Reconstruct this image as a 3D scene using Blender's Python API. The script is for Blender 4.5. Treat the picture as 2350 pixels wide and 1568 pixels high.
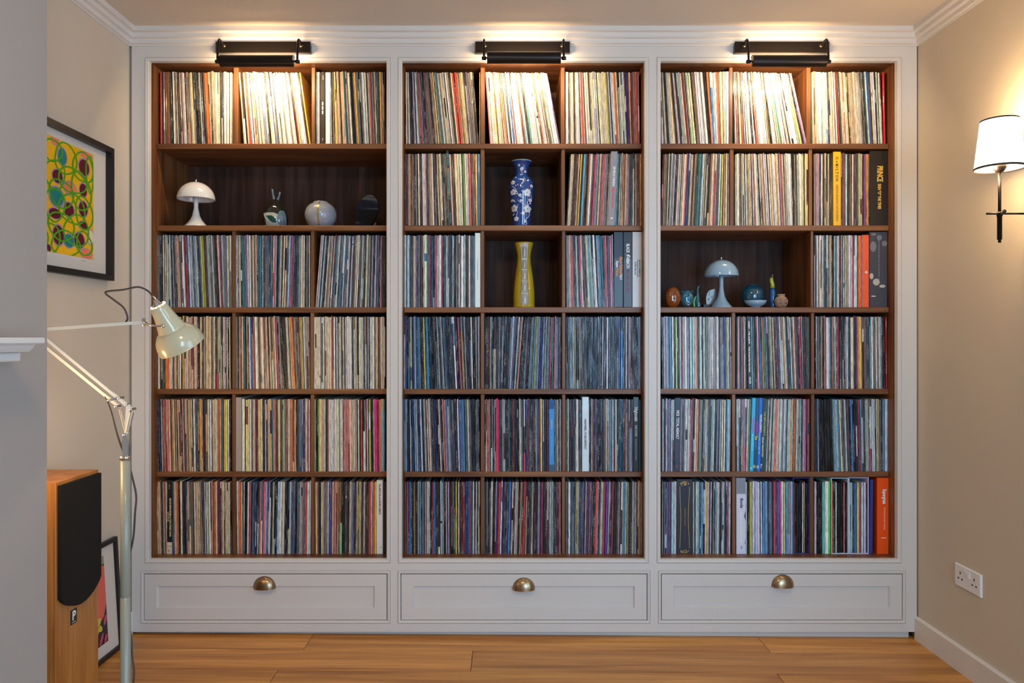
import bpy, bmesh, math, random
from mathutils import Vector, Matrix
random.seed(7)
PI = math.pi
for o in list(bpy.data.objects): bpy.data.objects.remove(o)
SC = bpy.context.scene
COL = SC.collection

# ------------------------------------------------------------ camera, world, big lights, exposure
F = 1680.0            # focal length in pixels of a 2350 px wide frame
D0 = 3.115            # distance from the camera to the front of the bookcase (y = 0)
CZ = 1.257            # eye height
VX, VY = 1160.0, 777.0
cam_d = bpy.data.cameras.new('camera'); cam = bpy.data.objects.new('camera', cam_d); COL.objects.link(cam)
cam.location = (0, -D0, CZ); cam.rotation_euler = (PI/2, 0, 0)
cam_d.sensor_width = 36; cam_d.lens = 36*F/2350
cam_d.shift_x = (1175-VX)/2350; cam_d.shift_y = -(784-VY)/2350
cam_d.clip_start = 0.02
SC.camera = cam
SC.view_settings.view_transform = 'Standard'; SC.view_settings.look = 'None'
SC.view_settings.exposure = 0.0; SC.view_settings.gamma = 1.0
SC.view_settings.use_curve_mapping = False

W = bpy.data.worlds.new('world'); SC.world = W; W.use_nodes = True
W.node_tree.nodes['Background'].inputs[0].default_value = (0.62, 0.78, 1.0, 1)
W.node_tree.nodes['Background'].inputs[1].default_value = 0.3

def area(name, loc, rot, sx, sy, power, col, spread=PI):
    l = bpy.data.lights.new(name, 'AREA'); l.shape = 'RECTANGLE'; l.size = sx; l.size_y = sy
    l.energy = power; l.color = col; l.spread = spread
    o = bpy.data.objects.new(name, l); o.location = loc; o.rotation_euler = rot; COL.objects.link(o); return o
def point(name, loc, power, col, r=0.03):
    l = bpy.data.lights.new(name, 'POINT'); l.energy = power; l.color = col; l.shadow_soft_size = r
    o = bpy.data.objects.new(name, l); o.location = loc; COL.objects.link(o); return o
WARM = (1.0, 0.66, 0.33)
# daylight window in the wall behind the camera, to the right
area('window_daylight', (1.15, -4.46, 1.30), (PI/2, 0, 0), 1.0, 1.6, 66, (0.45, 0.72, 1.0))
# second window in the right-hand wall, beside the camera
area('side_window_daylight', (1.70, -2.25, 1.25), (PI/2, 0, PI/2), 1.2, 1.5, 30, (0.38, 0.67, 1.0))
# ceiling lamp of the room behind the camera, to the left
area('ceiling_lamp', (-0.35, -2.5, 2.50), (math.radians(25), 0, math.radians(12)), 0.35, 0.35, 13, (1.0, 0.70, 0.40))
point('alcove_fill', (-1.32, -1.02, 1.02), 4.6, (1.0, 0.62, 0.28), 0.07)  # added warm fill for the alcove; no lamp stands here

# ------------------------------------------------------------ helpers
def X(px, D): return (px-VX)*D/F
def Z(py, D): return CZ-(py-VY)*D/F
def P(px, py, D): return Vector((X(px, D), D-D0, Z(py, D)))
def lin(c): return c/12.92 if c <= 0.04045 else ((c+0.055)/1.055)**2.4
def hx(h, k=1.0):
    return tuple(min(0.88, lin(int(h[i:i+2], 16)/255)*k) for i in (0, 2, 4))

def nmat(name):
    m = bpy.data.materials.new(name); m.use_nodes = True
    return m, m.node_tree, m.node_tree.nodes['Principled BSDF']
def mat(name, col, rough=0.5, metal=0.0, var=0.0, scale=30, bump=0.0, coat=0.0, trans=0.0, ior=1.45, emit=None, estr=0, spec=0.5):
    m, t, b = nmat(name); n = t.nodes; L = t.links
    b.inputs['Base Color'].default_value = (*col, 1); b.inputs['Roughness'].default_value = rough
    b.inputs['Metallic'].default_value = metal; b.inputs['Coat Weight'].default_value = coat
    b.inputs['Transmission Weight'].default_value = trans; b.inputs['IOR'].default_value = ior
    b.inputs['Specular IOR Level'].default_value = spec
    if emit: b.inputs['Emission Color'].default_value = (*emit, 1); b.inputs['Emission Strength'].default_value = estr
    if var or bump:
        tc = n.new('ShaderNodeTexCoord'); nz = n.new('ShaderNodeTexNoise'); nz.inputs['Scale'].default_value = scale; nz.inputs['Detail'].default_value = 5
        L.new(tc.outputs['Object'], nz.inputs['Vector'])
        if var:
            mx = n.new('ShaderNodeMix'); mx.data_type = 'RGBA'
            mx.inputs['A'].default_value = (*[c*(1-var) for c in col], 1); mx.inputs['B'].default_value = (*[min(1, c*(1+var)) for c in col], 1)
            L.new(nz.outputs['Fac'], mx.inputs['Factor']); L.new(mx.outputs['Result'], b.inputs['Base Color'])
        if bump:
            bp = n.new('ShaderNodeBump'); bp.inputs['Strength'].default_value = bump; bp.inputs['Distance'].default_value = 0.001
            L.new(nz.outputs['Fac'], bp.inputs['Height']); L.new(bp.outputs['Normal'], b.inputs['Normal'])
    return m
def wood(name, c0, c1, c2, axis, rough=0.42, s=1.0, knots=0.0):
    """grain runs along axis (0,1,2)"""
    m, t, b = nmat(name); n = t.nodes; L = t.links
    tc = n.new('ShaderNodeTexCoord'); oi = n.new('ShaderNodeObjectInfo')
    off = n.new('ShaderNodeVectorMath'); off.operation = 'ADD'
    sc = n.new('ShaderNodeVectorMath'); sc.operation = 'SCALE'; sc.inputs['Scale'].default_value = 17
    cmb = n.new('ShaderNodeCombineXYZ')
    for i in range(3): L.new(oi.outputs['Random'], cmb.inputs[i])
    L.new(cmb.outputs[0], sc.inputs[0]); L.new(tc.outputs['Object'], off.inputs[0]); L.new(sc.outputs[0], off.inputs[1])
    mp = n.new('ShaderNodeMapping'); v = [26*s]*3; v[axis] = 1.6*s; mp.inputs['Scale'].default_value = v
    L.new(off.outputs[0], mp.inputs['Vector'])
    n1 = n.new('ShaderNodeTexNoise'); n1.inputs['Scale'].default_value = 1.0; n1.inputs['Detail'].default_value = 6; n1.inputs['Distortion'].default_value = 0.6
    L.new(mp.outputs[0], n1.inputs['Vector'])
    mp2 = n.new('ShaderNodeMapping'); v = [150*s]*3; v[axis] = 5*s; mp2.inputs['Scale'].default_value = v
    L.new(off.outputs[0], mp2.inputs['Vector'])
    n2 = n.new('ShaderNodeTexNoise'); n2.inputs['Scale'].default_value = 1.0; n2.inputs['Detail'].default_value = 3
    L.new(mp2.outputs[0], n2.inputs['Vector'])
    cr = n.new('ShaderNodeValToRGB'); e = cr.color_ramp.elements
    e[0].position = 0.30; e[0].color = (*c0, 1); e[1].position = 0.70; e[1].color = (*c2, 1)
    q = e.new(0.5); q.color = (*c1, 1)
    L.new(n1.outputs['Fac'], cr.inputs['Fac'])
    mx = n.new('ShaderNodeMix'); mx.data_type = 'RGBA'; mx.blend_type = 'MULTIPLY'; mx.inputs['Factor'].default_value = 0.55
    cr2 = n.new('ShaderNodeValToRGB'); cr2.color_ramp.elements[0].position = .3; cr2.color_ramp.elements[0].color = (.55, .5, .45, 1); cr2.color_ramp.elements[1].position = .6; cr2.color_ramp.elements[1].color = (1, 1, 1, 1)
    L.new(n2.outputs['Fac'], cr2.inputs['Fac'])
    L.new(cr.outputs[0], mx.inputs['A']); L.new(cr2.outputs[0], mx.inputs['B'])
    # board to board variation
    hs = n.new('ShaderNodeHueSaturation'); mr = n.new('ShaderNodeMapRange'); mr.inputs['To Min'].default_value = 0.86; mr.inputs['To Max'].default_value = 1.14
    L.new(oi.outputs['Random'], mr.inputs['Value']); L.new(mr.outputs[0], hs.inputs['Value']); L.new(mx.outputs['Result'], hs.inputs['Color'])
    L.new(hs.outputs[0], b.inputs['Base Color'])
    b.inputs['Roughness'].default_value = rough
    bp = n.new('ShaderNodeBump'); bp.inputs['Strength'].default_value = 0.15; bp.inputs['Distance'].default_value = 0.0006
    L.new(n2.outputs['Fac'], bp.inputs['Height']); L.new(bp.outputs['Normal'], b.inputs['Normal'])
    return m

class MB:
    """collects geometry, builds ONE mesh object"""
    def __init__(s): s.v = []; s.f = []; s.mi = []; s.sm = []
    def add(s, vs, fs, mi=0, smooth=False):
        o = len(s.v); s.v += [tuple(v) for v in vs]; s.f += [tuple(i+o for i in f) for f in fs]
        s.mi += [mi]*len(fs); s.sm += [smooth]*len(fs); return s
    def box(s, x0, x1, y0, y1, z0, z1, mi=0):
        vs = [(x, y, z) for z in (z0, z1) for y in (y0, y1) for x in (x0, x1)]
        return s.add(vs, [(0, 2, 3, 1), (4, 5, 7, 6), (0, 1, 5, 4), (2, 6, 7, 3), (0, 4, 6, 2), (1, 3, 7, 5)], mi)
    def frustum_box(s, x0, x1, z0, z1, y0, y1, b, mi=0):
        """box whose front (y0) edges are bevelled by b"""
        c = [(x0+b, z0+b), (x1-b, z0+b), (x1-b, z1-b), (x0+b, z1-b)]; o = [(x0, z0), (x1, z0), (x1, z1), (x0, z1)]
        vs = [(x, y0, z) for x, z in c]+[(x, y0+b, z) for x, z in o]+[(x, y1, z) for x, z in o]
        fs = [(0, 1, 2, 3)]+[(i, i+4, (i+1) % 4+4, (i+1) % 4) for i in range(4)]+[(i+4, i+8, (i+1) % 4+8, (i+1) % 4+4) for i in range(4)]+[(11, 10, 9, 8)]
        return s.add(vs, fs, mi)
    def tube(s, pts, r, n=10, mi=0, caps=True):
        pts = [Vector(p) for p in pts]; rs = r if isinstance(r, (list, tuple)) else [r]*len(pts)
        vs = []; up = None
        for i, p in enumerate(pts):
            a = pts[max(0, i-1)]; b = pts[min(len(pts)-1, i+1)]; t = (b-a).normalized()
            if up is None:
                up = Vector((0, 0, 1)) if abs(t.z) < 0.9 else Vector((1, 0, 0))
            u = (up-t*up.dot(t)).normalized(); w = t.cross(u); up = u
            for k in range(n):
                an = 2*PI*k/n; vs.append(p+(u*math.cos(an)+w*math.sin(an))*rs[i])
        fs = []
        for i in range(len(pts)-1):
            for k in range(n):
                a = i*n+k; b = i*n+(k+1) % n; fs.append((a, b, b+n, a+n))
        s.add(vs, fs, mi, True)
        if caps:
            o = len(s.v)-len(vs)
            s.f += [tuple(o+k for k in range(n))[::-1], tuple(o+(len(pts)-1)*n+k for k in range(n))]; s.mi += [mi]*2; s.sm += [False]*2
        return s
    def lathe(s, prof, c=(0, 0, 0), n=40, axis=None, mi=0, sq=(1, 1)):
        """prof = [(r, h)], axis = direction (default +Z)"""
        c = Vector(c); ax = Vector(axis or (0, 0, 1)).normalized()
        u = (Vector((1, 0, 0))-ax*ax.x); u = u.normalized() if u.length > 0.1 else Vector((0, 1, 0)); w = ax.cross(u)
        vs = [c+ax*h+(u*math.cos(2*PI*k/n)*sq[0]+w*math.sin(2*PI*k/n)*sq[1])*r for r, h in prof for k in range(n)]
        fs = [(i*n+k, i*n+(k+1) % n, (i+1)*n+(k+1) % n, (i+1)*n+k) for i in range(len(prof)-1) for k in range(n)]
        return s.add(vs, fs, mi, True)
    def prism(s, poly, a, b, fn, mi=0):
        """poly in 2D, extruded between a and b; fn(u, v, t) -> point"""
        n = len(poly); vs = [fn(u, v, t) for t in (a, b) for u, v in poly]
        fs = [tuple(range(n)), tuple(range(2*n-1, n-1, -1))]+[(i, i+n, (i+1) % n+n, (i+1) % n) for i in range(n)]
        return s.add(vs, fs, mi)
    def build(s, name, mats, parent=None, loc=(0, 0, 0), fixn=True):
        me = bpy.data.meshes.new(name); L = Vector(loc)
        me.from_pydata([tuple(Vector(v)-L) for v in s.v], [], s.f)
        if not isinstance(mats, (list, tuple)): mats = [mats]
        for m in mats: me.materials.append(m)
        me.polygons.foreach_set('material_index', s.mi); me.polygons.foreach_set('use_smooth', s.sm)
        if fixn:
            bm = bmesh.new(); bm.from_mesh(me); bmesh.ops.recalc_face_normals(bm, faces=bm.faces); bm.to_mesh(me); bm.free()
        me.update()
        o = bpy.data.objects.new(name, me); COL.objects.link(o)
        o.location = L
        if parent:
            o.parent = parent; o.location = L-gloc(parent)
        return o
def gloc(o):
    l = Vector(o.location)
    while o.parent: o = o.parent; l += Vector(o.location)
    return l
def thing(name, label, cat, loc, group=None):
    o = bpy.data.objects.new(name, None); COL.objects.link(o); o.location = loc; o.empty_display_size = 0.05
    o['label'] = label; o['category'] = cat
    if group: o['group'] = group
    return o
def tag(o, label, cat, group=None):
    o['label'] = label; o['category'] = cat
    if group: o['group'] = group
    return o
def struct(o): o['kind'] = 'structure'; return o
def relabel(o, s): o['label'] = s; return o
def text_mesh(txt, size, m, fn, parent, depth=0.0, name='lettering', sx=1.0, width=None):
    """turns words into a flat mesh; fn(x, y) maps text plane (centred) to world"""
    cu = bpy.data.curves.new('t', 'FONT'); cu.body = txt; cu.size = size; cu.align_x = 'CENTER'; cu.align_y = 'CENTER'; cu.resolution_u = 3; cu.offset = size*.035
    t = bpy.data.objects.new('t', cu); COL.objects.link(t)
    dg = bpy.context.evaluated_depsgraph_get(); dg.update()
    me = bpy.data.meshes.new_from_object(t.evaluated_get(dg)); bpy.data.objects.remove(t); bpy.data.curves.remove(cu)
    xs = [v.co.x for v in me.vertices]
    if width and xs and max(xs)-min(xs) > 0: sx = width/(max(xs)-min(xs))
    L = gloc(parent)
    for v in me.vertices: v.co = Vector(fn(v.co.x*sx, v.co.y))-L
    me.materials.clear(); me.materials.append(m); me.name = name
    o = bpy.data.objects.new(name, me); COL.objects.link(o); o.parent = parent
    return o
def curve_pts(pts, n=6):
    """Catmull-Rom through points"""
    pts = [Vector(p) for p in pts]; out = []
    for i in range(len(pts)-1):
        p0 = pts[max(0, i-1)]; p1 = pts[i]; p2 = pts[i+1]; p3 = pts[min(len(pts)-1, i+2)]
        for k in range(n):
            t = k/n; out.append(0.5*((2*p1)+(p2-p0)*t+(2*p0-5*p1+4*p2-p3)*t*t+(3*p1-p0-3*p2+p3)*t**3))
    out.append(pts[-1]); return out

def sp(prof, n=4):
    q = curve_pts([(a, b, 0) for a, b in prof], n); return [(max(0, p.x), p.y) for p in q]
# ------------------------------------------------------------ materials
M = {}
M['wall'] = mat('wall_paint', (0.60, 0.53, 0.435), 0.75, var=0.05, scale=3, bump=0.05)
M['breast'] = mat('shaded_wall_paint', (0.375, 0.34, 0.315), 0.75, var=0.05, scale=3, bump=0.05)  # wall paint darkened: the breast's shade is put into the colour
M['ceil'] = mat('ceiling_paint', (0.66, 0.58, 0.50), 0.8, var=0.03, scale=3)
M['trim'] = mat('cornice_paint', (0.70, 0.67, 0.645), 0.55)
M['frame'] = mat('bookcase_paint', (0.655, 0.625, 0.60), 0.42, var=0.03, scale=5)
M['groove'] = mat('gap_shade_colour', (0.30, 0.28, 0.27), 0.7)  # dark grey puts the shade of the narrow gaps into the colour
wd = ((0.10, 0.034, 0.011), (0.19, 0.072, 0.023), (0.29, 0.122, 0.042))
M['walx'] = wood('walnut_lengthways', *wd, 0)
M['walz'] = wood('walnut_upright', *wd, 2)
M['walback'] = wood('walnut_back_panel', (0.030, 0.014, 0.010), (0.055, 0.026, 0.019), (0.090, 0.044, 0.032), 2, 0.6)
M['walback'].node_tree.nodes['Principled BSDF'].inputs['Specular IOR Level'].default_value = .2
M['oak'] = wood('oak_floor', (0.36, 0.135, 0.022), (0.56, 0.245, 0.045), (0.70, 0.345, 0.08), 0, 0.38, 0.6)
M['cherry'] = wood('cherry_veneer', (0.33, 0.125, 0.026), (0.43, 0.175, 0.038), (0.50, 0.22, 0.055), 2, 0.4)
M['bronze'] = mat('dark_bronze', (0.028, 0.022, 0.020), 0.32, 0.7, spec=0.5)
M['brass'] = mat('antique_brass', (0.36, 0.26, 0.16), 0.3, 1.0, var=0.15, scale=60)
M['chrome'] = mat('chrome', (0.75, 0.75, 0.76), 0.12, 1.0)
M['alum'] = mat('satin_aluminium', (0.62, 0.64, 0.64), 0.3, 1.0)
M['cream'] = mat('cream_enamel', (0.52, 0.485, 0.33), 0.22, coat=0.6)
M['sage'] = mat('pale_sage_enamel', (0.27, 0.29, 0.245), 0.35, coat=0.3)
M['cable'] = mat('grey_cable', (0.06, 0.055, 0.055), 0.6)
M['black'] = mat('black_lacquer', (0.012, 0.011, 0.010), 0.4)
M['cloth'] = mat('black_grille_cloth', (0.003, 0.003, 0.0035), 0.9, var=0.3, scale=900, bump=0.4)
M['white'] = mat('white_plastic', (0.78, 0.78, 0.80), 0.3)
M['mat'] = mat('picture_mount', (0.66, 0.62, 0.57), 0.8)
M['whiteceramic'] = mat('white_gloss', (0.74, 0.74, 0.73), 0.15, coat=0.5)
M['bluegloss'] = mat('pale_blue_gloss', (0.27, 0.43, 0.58), 0.15, coat=0.5)
M['tube'] = mat('glowing_tube', (1, 1, 1), 0.5, emit=(1.0, 0.75, 0.42), estr=14)
M['shade'] = mat('lit_linen_shade', (0.9, 0.85, 0.75), 0.8, emit=(1.0, 0.93, 0.76), estr=2.6)
M['dark'] = mat('socket_hole', (0.02, 0.02, 0.02), 0.8)
M['gold'] = mat('gold_print', (0.55, 0.36, 0.10), 0.4, 0.3)
def pm(name, h, k=1.25, rough=0.45): return mat(name, hx(h, k), rough)

# ------------------------------------------------------------ room shell
XL, XR, ZC = -1.602, 1.756, 2.569
YB = -4.5
def fz(x): return -0.003-0.021*(x+1.59)/3.34
fl = MB(); 
fl.add([(XL-.05, YB, fz(XL)-.016), (XR+.05, YB, fz(XR)-.016), (XR+.05, .45, fz(XR)-.016), (XL-.05, .45, fz(XL)-.016), (XL-.05, YB, -.1), (XR+.05, YB, -.1), (XR+.05, .45, -.1), (XL-.05, .45, -.1)],
       [(0, 1, 2, 3), (7, 6, 5, 4), (0, 4, 5, 1), (1, 5, 6, 2), (2, 6, 7, 3), (3, 7, 4, 0)])
floor = struct(fl.build('floor', M['groove']))
rnd = random.Random(3)
y = 0.045; row = 0
while y > YB+0.05:
    y1 = max(YB, y-0.185); xs = [XL]
    cut = (0.03 if row == 1 else (-0.9 if row == 0 else rnd.uniform(-1.2, 0.2)))
    if row == 1: xs += [X(1082, 2.86)]
    elif row == 0: xs += [X(700, 3.0)]
    else: xs += [cut]
    xs += [min(XR-.3, xs[-1]+1.9)] if xs[-1]+1.9 < XR-.3 else []
    xs += [XR]
    for a, b in zip(xs[:-1], xs[1:]):
        g = 0.0009
        x0, x1 = a+g, b-g; yy0, yy1 = y1+g, y-g; bv = 0.0012
        pk = MB(); t0, t1 = fz(x0), fz(x1)
        vs = [(x0, yy0, t0-.016), (x1, yy0, t1-.016), (x1, yy1, t1-.016), (x0, yy1, t0-.016),
              (x0, yy0, t0-bv), (x1, yy0, t1-bv), (x1, yy1, t1-bv), (x0, yy1, t0-bv),
              (x0+bv, yy0+bv, t0), (x1-bv, yy0+bv, t1), (x1-bv, yy1-bv, t1), (x0+bv, yy1-bv, t0)]
        fs = [(8, 9, 10, 11)]+[(i+4, (i+1) % 4+4, (i+1) % 4+8, i+8) for i in range(4)]+[(i, (i+1) % 4, (i+1) % 4+4, i+4) for i in range(4)]
        pk.add(vs, fs); pk.build('plank', M['oak'], floor, loc=((x0+x1)/2, (yy0+yy1)/2, (t0+t1)/2))
    y = y1; row += 1

struct(MB().box(XL-.12, XR+.12, YB, .55, ZC, ZC+.1).build('ceiling', M['ceil']))
struct(MB().box(XL-.12, XR+.12, .43, .55, -.1, ZC).build('wall_back', M['wall']))
struct(MB().box(XL-.12, XL, YB, .43, -.1, ZC).build('wall_left', M['wall']))
struct(MB().box(XR, XR+.12, YB, .43, -.1, ZC).build('wall_right', M['wall']))
struct(MB().box(XL-.12, XR+.12, YB-.1, YB, -.1, ZC).build('wall_front', M['wall']))
BX, BY = -1.24, -1.135
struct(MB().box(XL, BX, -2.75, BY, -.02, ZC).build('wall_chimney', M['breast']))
# cornice: three stepped fasciae
def cornice(dirf, a, b, name):
    prof = [(0, 0), (0, -.069), (.006, -.069), (.006, -.064), (.017, -.061), (.017, -.045), (.021, -.043), (.030, -.041), (.030, -.024), (.034, -.022), (.046, -.020), (.046, 0)]
    mb = MB(); n = len(prof)
    vs = [dirf(p, q, e) for e in (0, 1) for p, q in prof]
    fs = [tuple(range(n)), tuple(range(2*n-1, n-1, -1))]+[(i, i+n, (i+1) % n+n, (i+1) % n) for i in range(n)]
    mb.add(vs, fs); return struct(mb.build(name, M['trim']))
cornice(lambda p, q, e: ((XL+p) if e == 0 else (XR-p), -p, ZC+q), 0, 1, 'trim_1')
cornice(lambda p, q, e: (XL+p, -p if e == 0 else BY+.0+p, ZC+q), 0, 1, 'trim_2')
cornice(lambda p, q, e: (XR-p, -p if e == 0 else YB, ZC+q), 0, 1, 'trim_3')
cornice(lambda p, q, e: ((BX+p), (BY+p) if e == 0 else -2.75, ZC+q), 0, 1, 'trim_4')
# skirting
def base(name, x0, dx, y0, y1):
    pr = [(0, 0), (.016, 0), (.016, .092), (.011, .097), (0, .097)]
    mb = MB(); n = len(pr); z0 = fz(x0)
    vs = [(x0+dx*p, yy, z0+q) for yy in (y0, y1) for p, q in pr]
    mb.add(vs, [tuple(range(n)), tuple(range(2*n-1, n-1, -1))]+[(i, i+n, (i+1) % n+n, (i+1) % n) for i in range(n)])
    return struct(mb.build(name, M['trim']))
base('baseboard_right', XR, -1, 0.0, YB)
base('baseboard_left', XL, 1, 0.0, BY)

# ------------------------------------------------------------ fireplace mantel shelf on the chimney breast
mt = thing('mantel_shelf', 'pale grey stepped mantel shelf on the chimney breast, left edge of view', 'mantel', (BX, -1.9, 1.2))
def mslab(p, y0, z0, z1, nm):
    mb = MB(); b = .003
    pr = [(0, z0), (p-b, z0), (p, z0+b), (p, z1-b), (p-b, z1), (0, z1)]; n = 6
    vs = [(BX+u, yy, v) for yy in (y0, -2.5) for u, v in pr]
    mb.add(vs, [tuple(range(n)), tuple(range(2*n-1, n-1, -1))]+[(i, i+n, (i+1) % n+n, (i+1) % n) for i in range(n)])
    return mb.build(nm, M['trim'], mt)
mslab(.120, -1.335, 1.2440, 1.2590, 'board')
mb = MB(); pr = [(0, 1.2252), (.0915, 1.2252), (.099, 1.2340), (.105, 1.2440), (0, 1.2440)]
vs = [(BX+u, (-1.345-(.105-u)*.3) if k == 0 and u > 0 else (-1.345 if k == 0 else -2.5), v) for k in (0, 1) for u, v in pr]
mb.add(vs, [(0, 1, 2, 3, 4), (9, 8, 7, 6, 5)]+[(i, i+5, (i+1) % 5+5, (i+1) % 5) for i in range(5)]); mb.build('cove_moulding', M['trim'], mt)
mslab(.067, -1.345, 1.2020, 1.2252, 'bed_moulding')

# ------------------------------------------------------------ the built-in bookcase
BK = thing('built_in_bookcase', 'wall-wide putty-painted bookcase with walnut shelves, three bays and three drawers', 'bookcase', (0, .2, 0))
s0 = D0/F
def xf(px): return (px-VX)*s0
def zf(py): return CZ-(py-VY)*s0
UX0, UX1 = xf(302), xf(2104)
OP = [(xf(341), xf(887)), (xf(922), xf(1480)), (xf(1516), xf(2060))]
OZ0, OZ1 = 0.3165, 2.438
DR = [(xf(330.5), xf(888)), (xf(920), xf(1485)), (xf(1518), xf(2071))]
DZ0, DZ1 = 0.0574, 0.2539
ZF0, ZF1 = 0.008, 2.502
BW = 0.016
fr = MB(); T = .024
bo = [(a-BW, b+BW) for a, b in OP]; bd = [(a-BW*.75-.002, b+BW*.75+.002) for a, b in DR]
# stiles
edges = [UX0, bo[0][0], bo[0][1], bo[1][0], bo[1][1], bo[2][0], bo[2][1], UX1]
ed2 = [UX0, bd[0][0], bd[0][1], bd[1][0], bd[1][1], bd[2][0], bd[2][1], UX1]
zt0, zt1 = OZ0-BW, OZ1+BW; zd0, zd1 = DZ0-.014, DZ1+.014
fr.box(UX0, UX1, 0, T, zt1, ZF1); fr.box(UX0, UX1, 0, T, zd1, zt0); fr.box(UX0, UX1, 0, T, ZF0, zd0)
for i in (0, 2, 4, 6):
    fr.box(edges[i], edges[i+1], 0, T, zt0, zt1); fr.box(ed2[i], ed2[i+1], 0, T, zd0, zd1)
fr.build('face_frame', M['frame'], BK)
MB().box(UX0+.0, UX1-.022, .024, .045, -.028, .03).build('plinth', M['frame'], BK)
MB().box(XL, UX0, .016, .03, .0, ZF1).build('scribe_strip', M['groove'], BK)
MB().box(UX1, XR, .016, .03, .09, ZF1).build('scribe_strip', M['groove'], BK)
def ring(x0, x1, z0, z1, w, y0, y1, name):
    """bead moulding: mitred ring with a rounded front, outer size x0..x1"""
    mb = MB(); g = .0012
    prof = [(g, y1), (g, y0+.002), (g+.0022, y0), (.0065, y0), (.0075, y0+.0015), (w-.0025, y0+.0015), (w, y0+.004), (w, y1)]
    n = len(prof); vs = []
    for (cx, sx), (cz, sz) in (((x0, 1), (z0, 1)), ((x1, -1), (z0, 1)), ((x1, -1), (z1, -1)), ((x0, 1), (z1, -1))):
        for p, yy in prof: vs.append((cx+sx*p, yy, cz+sz*p))
    fs = [(c*n+i, c*n+i+1, ((c+1) % 4)*n+i+1, ((c+1) % 4)*n+i) for c in range(4) for i in range(n-1)]
    mb.add(vs, fs); return mb.build(name, M['frame'], BK)
for (a, b) in bo: ring(a, b, zt0, zt1, BW, -.003, .03, 'bead_moulding')
for (a, b) in bd: ring(a, b, zd0, zd1, .0125, -.003, .024, 'bead_moulding')
# drawers
for k, (a, b) in enumerate(DR):
    g = .0016; x0, x1, z0, z1 = a+g, b-g, DZ0+g, DZ1-g
    dw = MB(); m_ = .0515; px0, px1, pz0, pz1 = x0+m_, x1-m_, zf(1396)+.0, zf(1346)
    yy = .001; dpt = .009; bv = .004
    o = [(x0, z0), (x1, z0), (x1, z1), (x0, z1)]; i_ = [(px0, pz0), (px1, pz0), (px1, pz1), (px0, pz1)]; j = [(px0+bv, pz0+bv), (px1-bv, pz0+bv), (px1-bv, pz1-bv), (px0+bv, pz1-bv)]
    vs = [(x, .022, z) for x, z in o]+[(x, yy, z) for x, z in o]+[(x, yy, z) for x, z in i_]+[(x, yy+dpt, z) for x, z in j]
    fs = [(q+r, (q+1) % 4+r, (q+1) % 4+r+4, q+r+4) for r in (0, 4, 8) for q in range(4)]+[(12, 13, 14, 15), (3, 2, 1, 0)]
    dw.add(vs, fs); D = dw.build('drawer', M['frame'], BK, loc=((a+b)/2, .01, (DZ0+DZ1)/2))
    cxp, cyp = [(607, 1351), (1202, 1354), (1796, 1347)][k]
    cx, cz = xf(cxp), zf(cyp)
    A, H, DD = .0445, .0500, .026
    h = MB(); nt, nf = 22, 9; vs = []
    for q in range(nt+1):
        th = PI*q/nt
        for r in range(nf+1):
            ph = PI/2*r/nf; vs.append((cx+A*math.cos(th), yy-DD*math.sin(th)**.8*math.sin(ph), cz+H*math.sin(th)**.85*math.cos(ph)))
    fs = [(q*(nf+1)+r, (q+1)*(nf+1)+r, (q+1)*(nf+1)+r+1, q*(nf+1)+r+1) for q in range(nt) for r in range(nf)]
    h.add(vs, fs, 0, True)
    out = [(cx+(A+.003)*math.cos(PI*q/nt), cz+(H+.002)*math.sin(PI*q/nt)**.85) for q in range(nt+1)]
    h.prism(out, yy-.0015, yy, lambda u, v, t: (u, t, v))
    hb = h.build('cup_handle', M['brass'], D)
    relabel(hb, 'aged brass cup handle')
# carcass
YS = .070; YK = .405; ZS = [2.1054, 1.7490, 1.3926, 1.0371, 0.6769]; TH = .0232
sD = (D0+YS)/F
def xs_(px): return (px-VX)*sD
DIV = {  # (bay,row): px of divider front faces
 (0, 0): [(535, 545), (714.5, 723)], (0, 2): [(531.5, 539.5), (712, 720.5)], (0, 3): [(531.5, 539), (711.5, 720)], (0, 4): [(531.5, 539), (712, 720.5)], (0, 5): [(532, 541), (713.5, 721.5)],
 (1, 0): [(1102.5, 1112.5), (1288, 1296.5)], (1, 1): [(1102.5, 1111.5), (1288.5, 1297)], (1, 2): [(1103, 1111), (1290, 1298)], (1, 3): [(1103, 1111.5), (1290, 1298)], (1, 4): [(1103, 1111.5), (1290, 1298)], (1, 5): [(1103, 1111.5), (1289.5, 1297.5)],
 (2, 0): [(1673.5, 1682), (1852.5, 1861.5)], (2, 1): [(1675.5, 1684.5), (1857, 1865)], (2, 2): [(1861.5, 1868)], (2, 3): [(1680, 1688.5), (1862.5, 1870)], (2, 4): [(1680.5, 1688.5), (1862.5, 1870)], (2, 5): [(1680.5, 1688.5), (1859.5, 1868)]}
ztop = [OZ1]+[z-TH for z in ZS]; zbot = ZS+[OZ0]
def rbox(name, x0, x1, y0, y1, z0, z1, m, b=.0012):
    mb = MB(); mb.frustum_box(x0, x1, z0, z1, y0, y1, b); return mb.build(name, m, BK, loc=((x0+x1)/2, (y0+y1)/2, (z0+z1)/2))
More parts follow.
